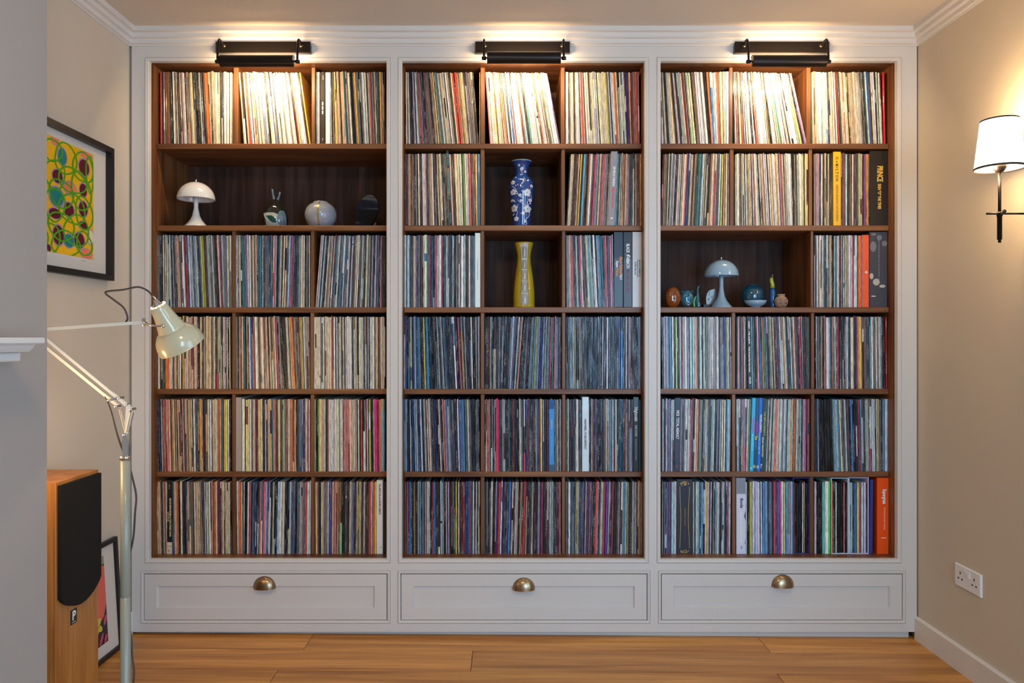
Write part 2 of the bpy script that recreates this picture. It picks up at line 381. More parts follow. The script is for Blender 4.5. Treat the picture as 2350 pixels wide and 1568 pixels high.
for bay, (a, b) in enumerate(OP):
    rbox('side_panel', a-.019, a, .024, YK, OZ0-.02, OZ1+.02, M['walz'])
    rbox('side_panel', b, b+.019, .024, YK, OZ0-.02, OZ1+.02, M['walz'])
    rbox('top_panel', a, b, .024, YK, OZ1, OZ1+.02, M['walx'])
    rbox('bottom_panel', a, b, .024, YK, OZ0-.02, OZ0, M['walx'])
    rbox('back_panel', a, b, YK, YK+.01, OZ0-.02, OZ1+.02, M['walback'])
    for z in ZS: rbox('shelf', a+.0005, b-.0005, YS, YK, z-TH, z, M['walx'], .0022)
    for row in range(6):
        for p0, p1 in DIV.get((bay, row), []):
            rbox('divider', xs_(p0), xs_(p1), YS+.004, YK, zbot[row], ztop[row], M['walz'], .0018)

# ------------------------------------------------------------ record sleeves
def sleeve_mat():
    m, t, b = nmat('printed_card_sleeve'); n = t.nodes; L = t.links
    at = lambda k: (lambda q: (setattr(q, 'attribute_name', k), q)[1])(n.new('ShaderNodeAttribute'))
    c = at('Col'); mk = at('Mark'); am = at('amt'); uv = n.new('ShaderNodeUVMap'); uv.uv_map = 'UVMap'
    def noise(sx, sy, det, dim='2D'):
        mp = n.new('ShaderNodeMapping'); mp.inputs['Scale'].default_value = (sx, sy, 1); L.new(uv.outputs[0], mp.inputs['Vector'])
        q = n.new('ShaderNodeTexNoise'); q.noise_dimensions = '2D'; q.inputs['Scale'].default_value = 1; q.inputs['Detail'].default_value = det; L.new(mp.outputs[0], q.inputs['Vector']); return q.outputs['Fac']
    def ramp(v, a, b_):
        r = n.new('ShaderNodeMapRange'); r.inputs['From Min'].default_value = a; r.inputs['From Max'].default_value = b_; L.new(v, r.inputs['Value']); return r.outputs[0]
    def mul(a, b_):
        q = n.new('ShaderNodeMath'); q.operation = 'MULTIPLY'; L.new(a, q.inputs[0])
        if isinstance(b_, float): q.inputs[1].default_value = b_
        else: L.new(b_, q.inputs[1])
        return q.outputs[0]
    letters = ramp(noise(380, 300, 1), .51, .60)
    zone = ramp(noise(60, 13, 0), .53, .59)
    mask = mul(mul(letters, zone), am.outputs['Fac'])
    mx = n.new('ShaderNodeMix'); mx.data_type = 'RGBA'; L.new(mask, mx.inputs['Factor']); L.new(c.outputs['Color'], mx.inputs['A']); L.new(mk.outputs['Color'], mx.inputs['B'])
    wear = ramp(noise(320, 28, 5), .30, .72)
    hs = n.new('ShaderNodeHueSaturation'); mr = n.new('ShaderNodeMapRange'); mr.inputs['To Min'].default_value = .66; mr.inputs['To Max'].default_value = 1.32
    L.new(wear, mr.inputs['Value']); L.new(mr.outputs[0], hs.inputs['Value']); L.new(mx.outputs['Result'], hs.inputs['Color'])
    scuff = mul(ramp(noise(500, 160, 2), .62, .70), mul(am.outputs['Fac'], .22))
    m2 = n.new('ShaderNodeMix'); m2.data_type = 'RGBA'; L.new(scuff, m2.inputs['Factor']); L.new(hs.outputs[0], m2.inputs['A']); m2.inputs['B'].default_value = (.55, .53, .5, 1)
    L.new(m2.outputs['Result'], b.inputs['Base Color'])
    rr = n.new('ShaderNodeMapRange'); rr.inputs['To Min'].default_value = .16; rr.inputs['To Max'].default_value = .5
    L.new(ramp(noise(110, 9, 2), .35, .65), rr.inputs['Value']); L.new(rr.outputs[0], b.inputs['Roughness'])
    bp = n.new('ShaderNodeBump'); bp.inputs['Strength'].default_value = .35; bp.inputs['Distance'].default_value = .0008; L.new(noise(260, 60, 3), bp.inputs['Height']); L.new(bp.outputs['Normal'], b.inputs['Normal'])
    return m
SLEEVE = sleeve_mat()
YR = .079; rD = (D0+YR)/F
def xr(px): return (px-VX)*rD
class RB:
    def __init__(s): s.v = []; s.f = []; s.c = []; s.m = []; s.a = []; s.uv = []
    def rec(s, xb0, xb1, xt0, xt1, z0, h, y0, segs, mark, amt, rg):
        """one sleeve: bottom edge xb0..xb1, top edge xt0..xt1; segs = [(t0, t1, colour)]"""
        ch = min(.0011, (xb1-xb0)*.28); uo = rg.uniform(0, 50); vo = rg.uniform(0, 50); yb = .392
        def ptx(t, k):  # k: 0 left 1 left front 2 right front 3 right
            l = xb0+(xt0-xb0)*t; r = xb1+(xt1-xb1)*t
            return (l, l+ch, r-ch, r)[k]
        for (t0, t1, col) in segs:
            for k in range(3):
                o = len(s.v)
                ya = y0+(.0012 if k == 0 else 0); yc = y0+(.0012 if k == 2 else 0)
                q = [(ptx(t0, k), ya, z0+h*t0), (ptx(t0, k+1), yc, z0+h*t0), (ptx(t1, k+1), yc, z0+h*t1), (ptx(t1, k), ya, z0+h*t1)]
                s.v += q; s.f.append((o, o+1, o+2, o+3)); s.c.append(tuple(x*(.8 if k != 1 else 1) for x in col)); s.m.append(mark); s.a.append(amt)  # side chamfers darkened: shade between spines is put into the colour
                s.uv += [(p[0]+uo, p[2]+vo) for p in q]
        col = segs[-1][2]; dk = tuple(.55*x for x in col); yf = y0+.0012; o = len(s.v)
        for t in (0, 1):
            for yy in (yf, yb):
                s.v += [(ptx(t, 0), yy, z0+h*t), (ptx(t, 3), yy, z0+h*t)]
        fs = [(o, o+4, o+6, o+2), (o+1, o+3, o+7, o+5), (o+4, o+5, o+7, o+6), (o+2, o+6, o+7, o+3), (o, o+2, o+3, o+1)]
        for f in fs:
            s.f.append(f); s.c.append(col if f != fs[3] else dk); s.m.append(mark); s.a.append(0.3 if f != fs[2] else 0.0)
            s.uv += [(s.v[i][1]+uo, s.v[i][2]+vo) for i in f]
        o2 = len(s.v); s.v += [(ptx(1, 0), yf, z0+h), (ptx(1, 3), yf, z0+h), (ptx(1, 2), y0, z0+h), (ptx(1, 1), y0, z0+h)]
        s.f.append((o2, o2+3, o2+2, o2+1)); s.c.append(col); s.m.append(mark); s.a.append(0.0); s.uv += [(uo, vo)]*4
    def build(s, name, loc=(0, 0, 0)):
        me = bpy.data.meshes.new(name); me.from_pydata([(v[0]-loc[0], v[1]-loc[1], v[2]-loc[2]) for v in s.v], [], s.f)
        me.materials.append(SLEEVE)
        ca = me.color_attributes.new('Col', 'FLOAT_COLOR', 'CORNER'); cm = me.color_attributes.new('Mark', 'FLOAT_COLOR', 'CORNER')
        n = [len(f) for f in s.f]; d = []; e = []
        for k, c, m_ in zip(n, s.c, s.m): d += [*c, 1]*k; e += [*m_, 1]*k
        ca.data.foreach_set('color', d); cm.data.foreach_set('color', e)
        fa = me.attributes.new('amt', 'FLOAT', 'FACE'); fa.data.foreach_set('value', s.a)
        ul = me.uv_layers.new(name='UVMap'); ul.data.foreach_set('uv', [q for p in s.uv for q in p])
        o = bpy.data.objects.new(name, me); o.location = loc; COL.objects.link(o); return o
PAL = {
 'CR': 'e9dfc8 dccfb4 cbb998 b8a98c 8b8272 5b5248 3a342e d9c08a b9b2a6 d7d9d4 2b2a2b 7d5c46 efe6d6 e3d6c0',
 'MW': 'b9a58a 8a7a66 5a4b40 352e2a cdbfa6 7b3f33 3e4a4c 9a8f84 2a2829 6c6a5f b98f66 51606a c8b8a0 4a3c36 a08c78 2c2624',
 'MB': '8c9aa2 5b6b76 2f3f4c 1f2c38 b8bfc2 3f6f86 4b5560 9f978a 6f6470 2a2f3a a9b8bf 735a60 56606a 80787a 2c4858',
 'DB': '1e2f42 24384e 16222f 34506a 4b5b6b 6f8496 9fb0bc 2a3140 3d2f3c 587a90 20262e 7b7f80 1a2430 2c3c50 5a5458',
 'CW': 'c2cbd2 a4b3bd 8497a4 d3d6d8 5f7380 35505e 2b3742 b7a9ae 7e8a86 9ab7c0 b0b8b8 48606c',
 'DK': '2a2a30 1c2028 3c3844 4c5058 6a6468 8a8a8a 203040 50343c 9c9ca0 2c3838 14181e b0aca4 3a2c30',
 'DM': '20242a 2c3038 4a3038 5a5a60 7a7478 a8a8a4 283848 3c2838 186078 181c20 6a3038 8c8880',
 'BK': '10161c 151c24 0d1216 1a222c 2a3440 12181e',
}
# (bay, row, col): bottom px range, lean [(u, dx)], palette, features "x,w,hex"
CELLS = {
(0,0,0): (367.5,532,[(0,-1),(.35,-7),(.65,-9),(.82,-2),(1,0)],'MW','368,3.5,c84a50;384,6.5,8a5a2a;399,4,d8d0b0;421,4.5,c4b8b8;426,3.5,c0b4b4;442,6,d8b888;463,4,b0c0b8;476,7,ff6a10;490,4,9a9a8c;496,4.5,e8d0a8;502,5,e8cfa0;508,4.5,f0dcb0;514,6,f0dcb0;521,5,f4e8cc;527,4,e8d4a8'),
(0,0,1): (558,713.5,[(0,-12),(.4,-15),(1,-23.5)],'CR','563,4,f0ead8;573,5,d0432c;580,4,b8b4c8;588,4.5,e09050;597,4.5,e8dcb0;604,4,f0ecdc;609,6,6a7482;624,3.5,e8b070;633,6,7a8088;641,4.5,f0e8d0;652,4,e8e4d8;663,6,eef0ec;675,4.5,f0ece0;686,3,b8333a;692,4,c8b8a0;698,5,e8d8c0;709,5,e89a20'),
(0,0,2): (724.5,885,[(0,0),(.2,-1),(.35,-7),(.6,-10),(.85,-6),(1,-2)],'MW','729,5,e8d8c0;759,3,e0d8c8;770,4,c8b020;778,4,d8b090;786,4,c0a888;792,4,d8a080;795.5,3,2a8a94;806,5,d8c8b0;812,6,1c2430;821.5,4,d89a28;836,6,d8c8bc;843,4,c8c0a8;853,3,b85048;874,4,d8983c'),
(0,2,0): (361,530,[(0,0),(.3,-6),(.5,-7),(.85,-7.5),(1,0)],'MB','375,3,c9c0a0;384.5,2.5,c8c8a8;388,4,1f5566;398,3.5,8a8a90;411,4.5,c09070;422.5,4,dfe0dc;431,3,b02030;434,3,2a5a98;449,3.5,6a90b0;466,4,b0a868;470.5,3,8aa020;475,4,5a1a2a;483,3.5,98a098;490,4,c0b8a8;504,4.5,c09a90;509,4,7a3a58;515.5,4,607080;525,3,8a7a20'),
(0,2,1): (539.6,711,[(0,0),(.15,-3),(.4,0),(.7,5.5),(.9,1),(1,0)],'MB','550.5,3,c9b8a0;558.5,3.5,1f7a78;564.5,4,7a6a98;568.5,4.5,b8b4b4;573,4.5,c0bcbc;580,5,b8a080;586,4.5,b0a090;596.5,4,1f7f92;612,2.5,3a6f9a;628,3,c05058;640,4,b0a890;647,4,c8b8a0;651,4,c0b094;658,4,9ab0c8;664.5,3.5,b8508a;676,4,203a4a;690,5,c0b4a0;695,4.5,b8ac94;708.5,2.5,d0c0a8'),
(0,2,2): (723,884.5,[(0,13),(.2,11),(.5,7),(.8,4),(1,0)],'MB','724,4,b89a98;728,3,b8c8cc;731,3.5,2a4a60;743,4.5,c0b09a;751.5,3.5,d8b080;759.5,2.5,b82838;763,4,2a7a92;769,4,b0b8b4;778,3.5,4878a0;788,3.5,2a7088;794,3,c0b8b4;801,4,a8b8c8;812,4,c0b49c;816,4,c8bca4;826,3.5,b8b0a0;837,5.5,b0a888;853.5,4,1c3a78;864,3.5,5070a0;872,3,d08088'),
(0,3,0): (362,530,[(0,0),(.5,0),(1,-1)],'MW','362,2.5,d8d0c0;379,3.5,d8a020;382.5,6,c86040;391.5,5,c8b49a;400,3.5,c8a080;407,3.5,d8b078;411.5,4,e0d8d8;418.5,4,d09a20;423,5,b8a090;428.5,4.5,c0a890;433.5,5,b89c88;441,4,c0a088;445.5,4.5,c8a890;458.5,4.5,d8b080;465,3.5,205058;473,4.5,d8b890;491,3,d8c8a0;496.5,4,d01860;503,3,c0c0a0;515,4,a888a0;526,3.5,e0c0a0'),
(0,3,1): (540,711,[(0,0),(.3,-4),(.5,-6),(.78,-8),(.92,-5),(1,-2)],'MW','549,3,a8b0a0;554.5,5,d8a080;560,3.5,28707a;566,4,a0a090;573,3.5,e0d8dc;577,4,1f60a8;583,3.5,b05848;587,6,e0d0b8;601,6,c0c0b8;609,4,c0a898;614,4.5,c0a088;626,3.5,d8c8a8;633,4,e0b898;638,3,c05878;644,4,8a9088;658,3,203038;664,3.5,b8b098;673,5.5,f07828;680,3.5,a09080;691,3.5,c08858;694.5,4,a8a040;699,3.5,c0b8b8'),
(0,3,2): (721,884.5,[(0,0),(.5,-1.5),(1,0)],'CR','725.5,5,e0b080;735,3.5,8a8070;741,4,d8c0b0;746,3.5,b8a890;751.5,5,d0b088;761,2.5,c05a28;766,4.5,dfe4e0;775,3.5,34404c;783,4,485060;790,4,38383c;796,6,b8b0b0;802.5,4.5,c8c8b8;808,4,28404c;815,3,e0b080;824,3.5,d8d0c4;834,4,26303c;841,4,1c3048;846,3.5,20283c;852,3,e8dcd8;855.5,5,d8dce4;861.5,6.5,a8a080;869,4,905850;876,2.5,d8c8b0'),
(0,4,0): (362,530,[(0,-4),(.2,-3),(.35,-4),(.6,-2),(1,0)],'MW','366.5,2.5,2a5090;369,3,202038;377.5,4.5,a84a40;387,3,c85050;390,3,d8a890;395,4,e0904a;399,3.5,c8b080;409,4.5,c0a880;413.5,4,b0a078;419.5,4.5,c07878;429,4,a88c68;433,4.5,b09470;437.5,4,a08860;445.5,3.5,e8dcc8;459.5,5.5,c09040;466,4,28243c;476.5,5,e0bca0;482,4.5,e0d8e8;489,5,b0a088;495,5,b8a890;504,4.5,c88858;509,2.5,1f8090;514.5,3.5,e0a040;518,4,d8d030;523,3,d8d0c0'),
(0,4,1): (555,711,[(0,0),(.3,-1),(.6,-1),(1,0)],'MW','555,7,e0c8a8;563,6,d8b880;569,4.5,e0c080;573.5,4,dfe0c8;583,3.5,e0a088;587,3,483850;593.5,4.5,e8b080;599.5,4,e0b878;604,3.5,203848;608,4,b0a0b0;617,2.5,e8f0e8;620.5,4,e0a830;625,4,1f78a0;630,3.5,c83838;634,4,3a2c30;640,4,d8b078;645,4,60584c;651,3,9ab0a0;660,2.5,e0e0d0;666,6.5,b06848;676.5,3.5,e0a060;684.5,3.5,3a6a98;690,4,3a70a0;696,3.5,30285a;701,4,c8b4b0;705.5,3,b82838;708.5,2.5,e0e0e8'),
(0,4,2): (722,884.5,[(0,0),(.5,-1),(.85,-1.5),(1,0)],'CR','724,4,182420;730.5,4,90b860;737.5,5,c88878;745,3,a0a890;749,4,504848;754,5.5,d8a8a0;761,3.5,d8d0d8;765,3,c0a090;769,5,d8c0a0;774,4.5,e0c8a8;784,3.5,e0d0b0;790,4,c87878;796.5,4.5,c86868;802,6,d0a088;808,4,b0a890;815,3,b08050;821,5,a0b0a0;828,4.5,b85040;834,4.5,d0c0b4;839.5,3.5,602028;847,4,a8a020;851.5,5,201c20;858.5,2,e8d0c8;860.5,6,d8107a;867,3,6a3858;870,4.5,e06048;875.5,5.5,90a8c8;881,3.5,1f7fa8'),
(0,5,0): (362,531,[(0,-3),(.3,-2),(.6,-3),(1,0)],'MW','366,2.5,c8d0b8;370,3.5,403028;374,3.5,4a90a0;378,4.5,a03028;397.5,4,3a4090;401.5,4,b8a088;407,5,b85030;412,2.5,302820;415,4,d8c8a0;420,5,203038;426,4.5,2a3a80;431,4.5,c8a888;435.5,4.5,d0b090;446,5,b8a888;455,3,b88850;470,4,9098b0;475,3,e0c890;480.5,4.5,c0ccd4;486,3.5,b89868;491,4.5,b06048;495.5,4,c8a888;502,4.5,5a3050;510,4,e0a888;517,4.5,b0a080'),
(0,5,1): (544,714,[(0,-2),(.15,2),(.3,3),(.6,3),(1,1)],'MB','544.5,3,d8c0b0;549,4.5,e05a20;553.5,3,d0b080;560,6,18181c;569.5,4,b81a20;574,4,201c28;582,4,2a5a90;587,3,28202c;594,3,d87880;597,4,e0b090;602.5,5.5,d06078;609,4.5,5070a0;617,3,d8e0d0;624,4,a09880;634.5,4,8ab0c8;640,5.5,d0c8c0;646,3,e0b090;649,2.5,d8f0e8;652,5,101820;660,3,e0a850;664,2.5,d8f0f0;666.5,4,2a6080;671,5.5,5a5a68;677,4,201c28;686,4,a8988a;700.5,3.5,c84848;704.5,4.5,d8c8b0;709.5,3.5,c0c0c0'),
(0,5,2): (724,864,[(0,-1),(.2,1),(.6,2),(1,1)],'MW','724,5,e09868;731,6,2c2a28;740,5,9a8a80;746,3,8a8080;751,3,9ac0d0;756,4.5,2a4ab0;761,4,e0a888;767,4,c07870;773,4,a09088;778,2.5,f09020;780.5,4.5,58b898;786,4,302a28;794,4,4a4440;800,4,b0a898;806,4.5,5070a0;817,4,a89880;822,4.5,9a9458;830,4,504860;840,4,3a3230;846.5,4.5,c84058;851,3,e0b898;854.5,4,d05058;859.5,4.5,f0b810'),
(1,0,0): (930,1099,[(0,0),(.1,-5),(.3,-12),(.6,-18),(.85,-15),(1,-13)],'MW','932,3,d0c8b0;938,3.5,c8d8d8;944,3,503040;951,4.5,9a98b0;958,3,d8c8c0;967,5,b84048;973,5,28286a;978,5,111020;986,4,605058;992,4.5,7a5058;1001,3,d0b080;1006,3,d8b080;1013,4.5,1f7880;1019,5.5,b8b8b0;1026,3.5,b0b098;1032,4.5,c0b0a0;1037,3.5,f0e0c0;1041,4,8a8478;1045,5,3a3430;1052,5.5,d8502a;1058,5,c84038;1063,3,c8a070;1068,4,a89060;1074,3.5,c0b080;1082,4,706070'),
(1,0,1): (1124,1286,[(0,-11),(.3,-17),(.6,-22),(1,-30)],'CR','1124,2.5,c05868;1131,3,e0a888;1139,5,e8c870;1146,3.5,f0e8c8;1153,4,c0b0a0;1162,4.5,c07858;1172,4.5,3a4840;1179,4,4868a8;1184,3.5,c06050;1190,4,e8d8c8;1195,5,f0ecdc;1209,4.5,90b8c8;1214,4.5,3a3430;1219,4,4a9890;1226,4,e8c8b0;1233,4,f0e8dc;1240,4.5,e0d0b8;1247,3.5,d07038;1253,4,f0e4d0;1261,5,5a6050;1268,3.5,e0d8a8;1272,6,f0e0c8;1278,5.5,ecdcc4;1284,2,7868a0'),
(1,0,2): (1298,1468,[(0,0),(.15,-3),(.3,-8),(.55,-10),(.8,-8),(1,-2)],'CR','1301,4.5,f0e4c8;1307,4,8a7a50;1312,4.5,e0c0b8;1318,4,403c38;1327.5,3.5,f0e8d8;1332,3.5,605850;1337,4.5,c85048;1341.5,3,e0a088;1347,5,e8dcb8;1353,4,d8cca8;1360,4,b0a080;1368,5,9898b0;1374,3,e8e0c0;1379,5,e8c890;1388,3,d8b098;1396,3.5,d8b830;1403,3.5,e0c8b0;1408,3.5,a0a8c8;1416,4,c05a40;1420,3.5,e8b070;1424,5,a8a898;1431,4,706858;1441,6.5,402a68;1448,2.5,f09850;1451,5.5,7a2020;1457,4,8a5850;1462,4.5,d03028'),
(1,1,0): (929,1102,[(0,0),(.3,-3),(.6,-8),(.8,-5),(.93,-3),(1,0)],'MW','930.5,5,1a2f5a;939,4,c8a878;945,5.5,6a4a48;951,4,202024;957,4,30343a;964,4,383440;970.5,4.5,b0c0d0;977,3,c898b0;980,3.5,6a2848;984.5,4,58707c;988.5,3.5,d09040;993,5,d0b4b0;999,5,40404a;1004,3.5,14141a;1012,3,b8b088;1018,4,141418;1024,4.5,48484c;1038,4,c0a098;1043,4,484850;1048,6,d0b080;1054,5,d8c0a8;1059.5,5,d8c8b0;1065.5,4,5a9838;1070,5,c8b8a8;1074.5,2.5,e8e0d0;1079,4.5,c06050;1084,5,803030;1090,3,605030;1093,4,e0a060;1097.5,4.5,2a88b0'),
(1,1,2): (1299.5,1472,[(0,9),(.3,9),(.6,7.5),(.8,3),(.95,0),(1,0)],'MW','1302,3,c8b8a0;1307,2.5,d0b090;1311,3.5,463c34;1316,4,4a3e34;1320,3,e0a880;1324.5,4,d8a020;1331.5,4.5,38a0c8;1337,4,38343c;1344.5,3,e08840;1347.5,5,d8d0cc;1353,3,504c50;1357,4.5,c83868;1363,5,7a8898;1369,5,b8a088;1377,4.5,d84848;1384,3.5,6a6a90;1388,5,20243a;1411,2,d0d8c8;1413,4.5,2a7088;1419,3,c8c0a0;1423,3.5,d0b8a0;1427,4.5,e07828;1432,3.5,c0a898;1437,3.5,b87070;1442,3,58504a;1446,4,283850;1451,5,b0a8a0;1457.5,2.5,e0a878;1460.5,7,5a1f20'),
(1,2,0): (928,1089.5,[(0,0),(.5,0),(1,0)],'MB','936,4,b8c4d8;941,3.5,386070;948,6,b8a090;955,4.5,3a4a78;960,4.5,606a80;966,3.5,6a4a40;973.5,6,c8c0a0;980,3.5,4a8088;984.5,3.5,a83048;990,4.5,2a5078;999,4,c07078;1003.5,3,d8d8d0;1007,6,c0bcc8;1013.5,4,8a3848;1019,5.5,2a5868;1027,4.5,a8b0a8;1032,4,403838;1037,2.5,5aa0c0;1041.5,6,28303a;1049,4,5a4850;1058,6,ccd0d0;1065,3.5,a8c8e0;1070,4.5,384048;1075.5,4.5,c8b8b0;1081,5,506878;1087,2.5,6aa8e0'),
(1,2,2): (1300,1408.5,[(0,-1),(.3,-5),(.6,-9),(.8,-6),(1,-2)],'MB','1306,4,a8a090;1311,3,c06068;1314,2,d07070;1319,4,2a3848;1325,3.5,c0bca0;1331,2.5,5a4a90;1333.5,3,c83858;1336.5,4,c8a898;1343,5,504c40;1352,3,d0c0a8;1355,4.5,5a9090;1361,3,90a8b0;1367.5,5,d0d0c4;1373,3,302c38;1377,3.5,4a80a8;1384,3,2a88a0;1392.5,4,d04858;1397.5,3,286080;1401.5,4.5,e05078;1406.5,2.5,e0d8d0'),
(1,3,0): (927.5,1102,[(0,0),(.25,-4),(.6,-9),(.8,-7),(.92,-3),(1,0)],'DB','928,2,a0b0c0;930,4.5,1a4a78;937,2.5,4a98b0;942,5,a0a080;949,4,486090;955,4,2a5070;960,4,2a78a8;966,4,183040;975,3,d8c840;982,4.5,2a88b0;990,4,303a48;1000,4,283c50;1008,3,a8b0a8;1018,3,b0a098;1026,4,1f5a78;1032,5,202838;1045.5,4.5,d8d4d8;1050,5,1c2448;1057,3,c06068;1063.5,3.5,c09048;1070,3,8aa0b0;1077,4,202830;1083,3.5,c8c8d0;1087.5,4,181c24;1092,4.5,7a7a78;1097,4.5,888890'),
(1,3,1): (1113,1288,[(0,0),(.2,3),(.42,12),(.6,8),(.85,4),(1,0)],'DB','1119,3,48484c;1124,2.5,c0a888;1131,7,8a8a80;1139,4.5,34384a;1146,4.5,2c3240;1155,5,141c26;1162,4,1a2430;1168.5,4.5,9098b0;1174,4,585c60;1185.5,4,c08068;1193,4,202430;1204,3.5,5a2030;1215,3,8a8478;1219.5,4.5,3a8088;1224.5,3,b09840;1230.5,4.5,6080a8;1236,4,1c2844;1240,3.5,2a3a98;1248,3,90a098;1256,3,688088;1260,3.5,a02840;1265,4,486070;1271.5,3.5,e07860;1278,3,6080a8;1282,5,121a22'),
(1,3,2): (1299,1473.5,[(0,0),(.5,1),(1,0)],'DB','1303,5,343c44;1315,3.5,b0b0a0;1319,2.5,c8c090;1324,5,90a8a8;1329,4,988880;1337,5,10141a;1344,4,283038;1351,4,181c24;1357,4,1c3850;1363,4,24384a;1370,5,1c3040;1376,4,203850;1381.5,2.5,e0e8ec;1385,5,26303c;1391.5,4.5,b0b0d8;1397,5,1c3c48;1405,4,283a48;1412,4,24404c;1419,4,2a58a0;1424.5,5.5,3a8ac0;1432,3,303840;1435.5,4.5,a09090;1443.5,5.5,98283a;1451,5,202c3c;1458,4,2c3040;1464.5,5,7098c8;1470,3,604c50'),
(1,4,0): (928,1101,[(0,-1),(.25,-5),(.5,-6),(.8,-4),(1,-1)],'DB','931,3.5,6aa0d0;936,4,2c3040;942,2.5,c0d0d8;946,5,24405c;952.5,4,6a90b8;957,3.5,b0a8a8;961,4,1a4a80;967,5,98b0d0;972,4,2c2430;976,2.5,d8c8b0;983,3.5,d8a090;987,4,c8b090;993,5,2c3038;1001,3.5,1f3a80;1005,4,4a4848;1011,3.5,c0a8a0;1019.5,4,e08858;1023.5,4,a87898;1028,4,5070a0;1031,3,c0b8a0;1037,5,4a3840;1044,4,2a3050;1052.5,3.5,c8c8d0;1057,5,5060a0;1064,4.5,3a80a8;1069,5,4a5a68;1075.5,3,d8c0a0;1079,3.5,606c74;1085,6,141c26;1093,4,4a6070'),
(1,4,1): (1112,1288,[(0,0),(.3,-1),(.6,-1),(1,0)],'DK','1117.5,4.5,b03828;1122,4,8a7068;1126.5,3.5,b0b8e0;1131,4,1a1c30;1138,6,b82858;1144,3,e0385a;1148,4,185868;1155.5,5,9898a0;1162,4,303438;1167,4,4a6878;1174,4,2c2a2c;1178,3.5,7a3a48;1184,4,283040;1192,4.5,b8b8a8;1197,3,788090;1202,5,b83038;1208,3.5,3a50a0;1212,3.5,6a2848;1219,5,242a30;1226,4,2a2228;1232,4,386080;1237.5,3.5,8a3040;1241.5,3.5,e8b850;1246,3.5,2a5a78;1250.5,4,242434;1256,3.5,7a2840;1274,4,70706a;1278,3,c0b8a0;1283,3,506060'),
(1,4,2): (1298.5,1453,[(0,0),(1,0)],'DM','1302.5,4,98b8a0;1308,4,28304c;1314,4,483048;1322,3,c8c4d0;1325,2.5,d8d8e0;1329,6,384048;1354,4,202c30;1357.5,2.5,c8c0b8;1360,4,6a3028;1365.5,4.5,1a4a80;1372,4,14141c;1378,5,283448;1385,4,484458;1391,3.5,b0a898;1396.5,3,b8c8c8;1400,4.5,4a90b0;1405,3,c8c0b8;1409,3,7a2848;1412,4.5,a8a8a0;1418,4,383038;1426,4,203448;1434,3,b03848;1440,3,206058;1446,4.5,8a90b8'),
(1,5,0): (929.5,1101,[(0,0),(.5,-1),(1,1)],'DM','931,3,28284c;934.5,2.5,b04858;939,4.5,1f78a8;950,2.5,a08840;954,4.5,14202c;959.5,3,a0a8a8;963,4,788898;969,4.5,2a8098;975,4.5,a07868;980,2.5,d8d8d0;983.5,2.5,d8d0c8;987,4,202c2c;992.5,3,a82848;996.5,4,2a6aa8;1005.5,5.5,b8b890;1011,4.5,98a8a8;1016,2,c8d0d0;1020,4,2c2830;1024,2.5,b0b0b8;1028.5,3.5,9890a8;1035,5,281c20;1041,3,184c40;1044,2.5,1f8868;1046.5,2,d8d840;1051,4,c0a898;1056,4,403830;1062,5.5,8a2840;1068.5,4.5,1a3a78;1074,4,3a5878;1079,3,a02868;1085,3,c8c0b0;1091,3.5,a8a8a0;1097,2.5,d8c8a8'),
(1,5,1): (1112,1287,[(0,-1),(.15,4),(.5,4),(.8,1),(1,0)],'DM','1113,4.5,182848;1119,4,282c34;1127,2.5,d0c8b8;1131,4.5,182024;1136.5,4,3a3a80;1142,4.5,d83038;1146.5,4.5,a8c0e0;1151,4.5,2a2a68;1157,5,20202c;1165,5,2a80d0;1172,4,b0b0a8;1179,5.5,a09890;1186,3.5,38282c;1191,3.5,a88858;1199,4.5,b82838;1205,3,b09060;1212,4,283444;1218,5,b0a8a0;1224,4,48302c;1235,3.5,8090b8;1241,4.5,a02850;1248,4,202830;1255,4,4a4444;1262,2.5,a8c8c0;1266,3,90b0b0;1271,4,34404c;1276,3,886068;1282,3,a82858'),
(1,5,2): (1298.5,1473.5,[(0,0),(.15,2),(.35,4.5),(.7,3),(1,0)],'DM','1300,4,304058;1305,4.5,c0c8c8;1310,4,486070;1320.5,2.5,c8a850;1324,3,a0b0a8;1329,4.5,2a4868;1335,4.5,2a5a78;1341,3,a89c94;1345.5,3.5,5a4a90;1350,3,b06058;1357,4,282c30;1363.5,5.5,d83838;1372,4,303850;1378,3,c8c0a8;1383,4.5,a82838;1388,5.5,6a3098;1394,3,c0a8a8;1398,4,283444;1402.5,3.5,b04838;1408,4,38182c;1414,4,504c58;1423,4.5,c8d8e0;1430,4,2a88a8;1434,3,c0b8b8;1438.5,3.5,9a9a30;1444,3.5,242c3c;1450,4.5,a0a0a0;1457,4,a09890;1465,3.5,e08858'),
(2,0,0): (1515,1674,[(0,-3),(.1,-9),(.3,-15),(.7,-14),(.82,-8),(.92,-3),(1,0)],'CR','1517,2.5,b0a0a0;1523,3.5,504848;1526,3,a89898;1531,6,1c1c1c;1537,2.5,c0c8b8;1544,6,c8b088;1551,4.5,38302a;1557,4.5,a8a8b8;1562,5,302c24;1570,4,8a9aa0;1574.5,4,e8b890;1578.5,4.5,982848;1583.5,3,3c3830;1588,4.5,a8c8a0;1593,5.5,e8c8a0;1600,4.5,786858;1607,5,e8dcc8;1615,5.5,b8b0b0;1622,5,f0e8d8;1628,4,34302c;1632.5,4,c87038;1637.5,4.5,3a80b8;1642,3,a8b8a8;1645,4,f4ece4;1649.5,4.5,d85a28;1655,5,e8c890;1661,4,c8b890;1667,6,e8dcc8'),
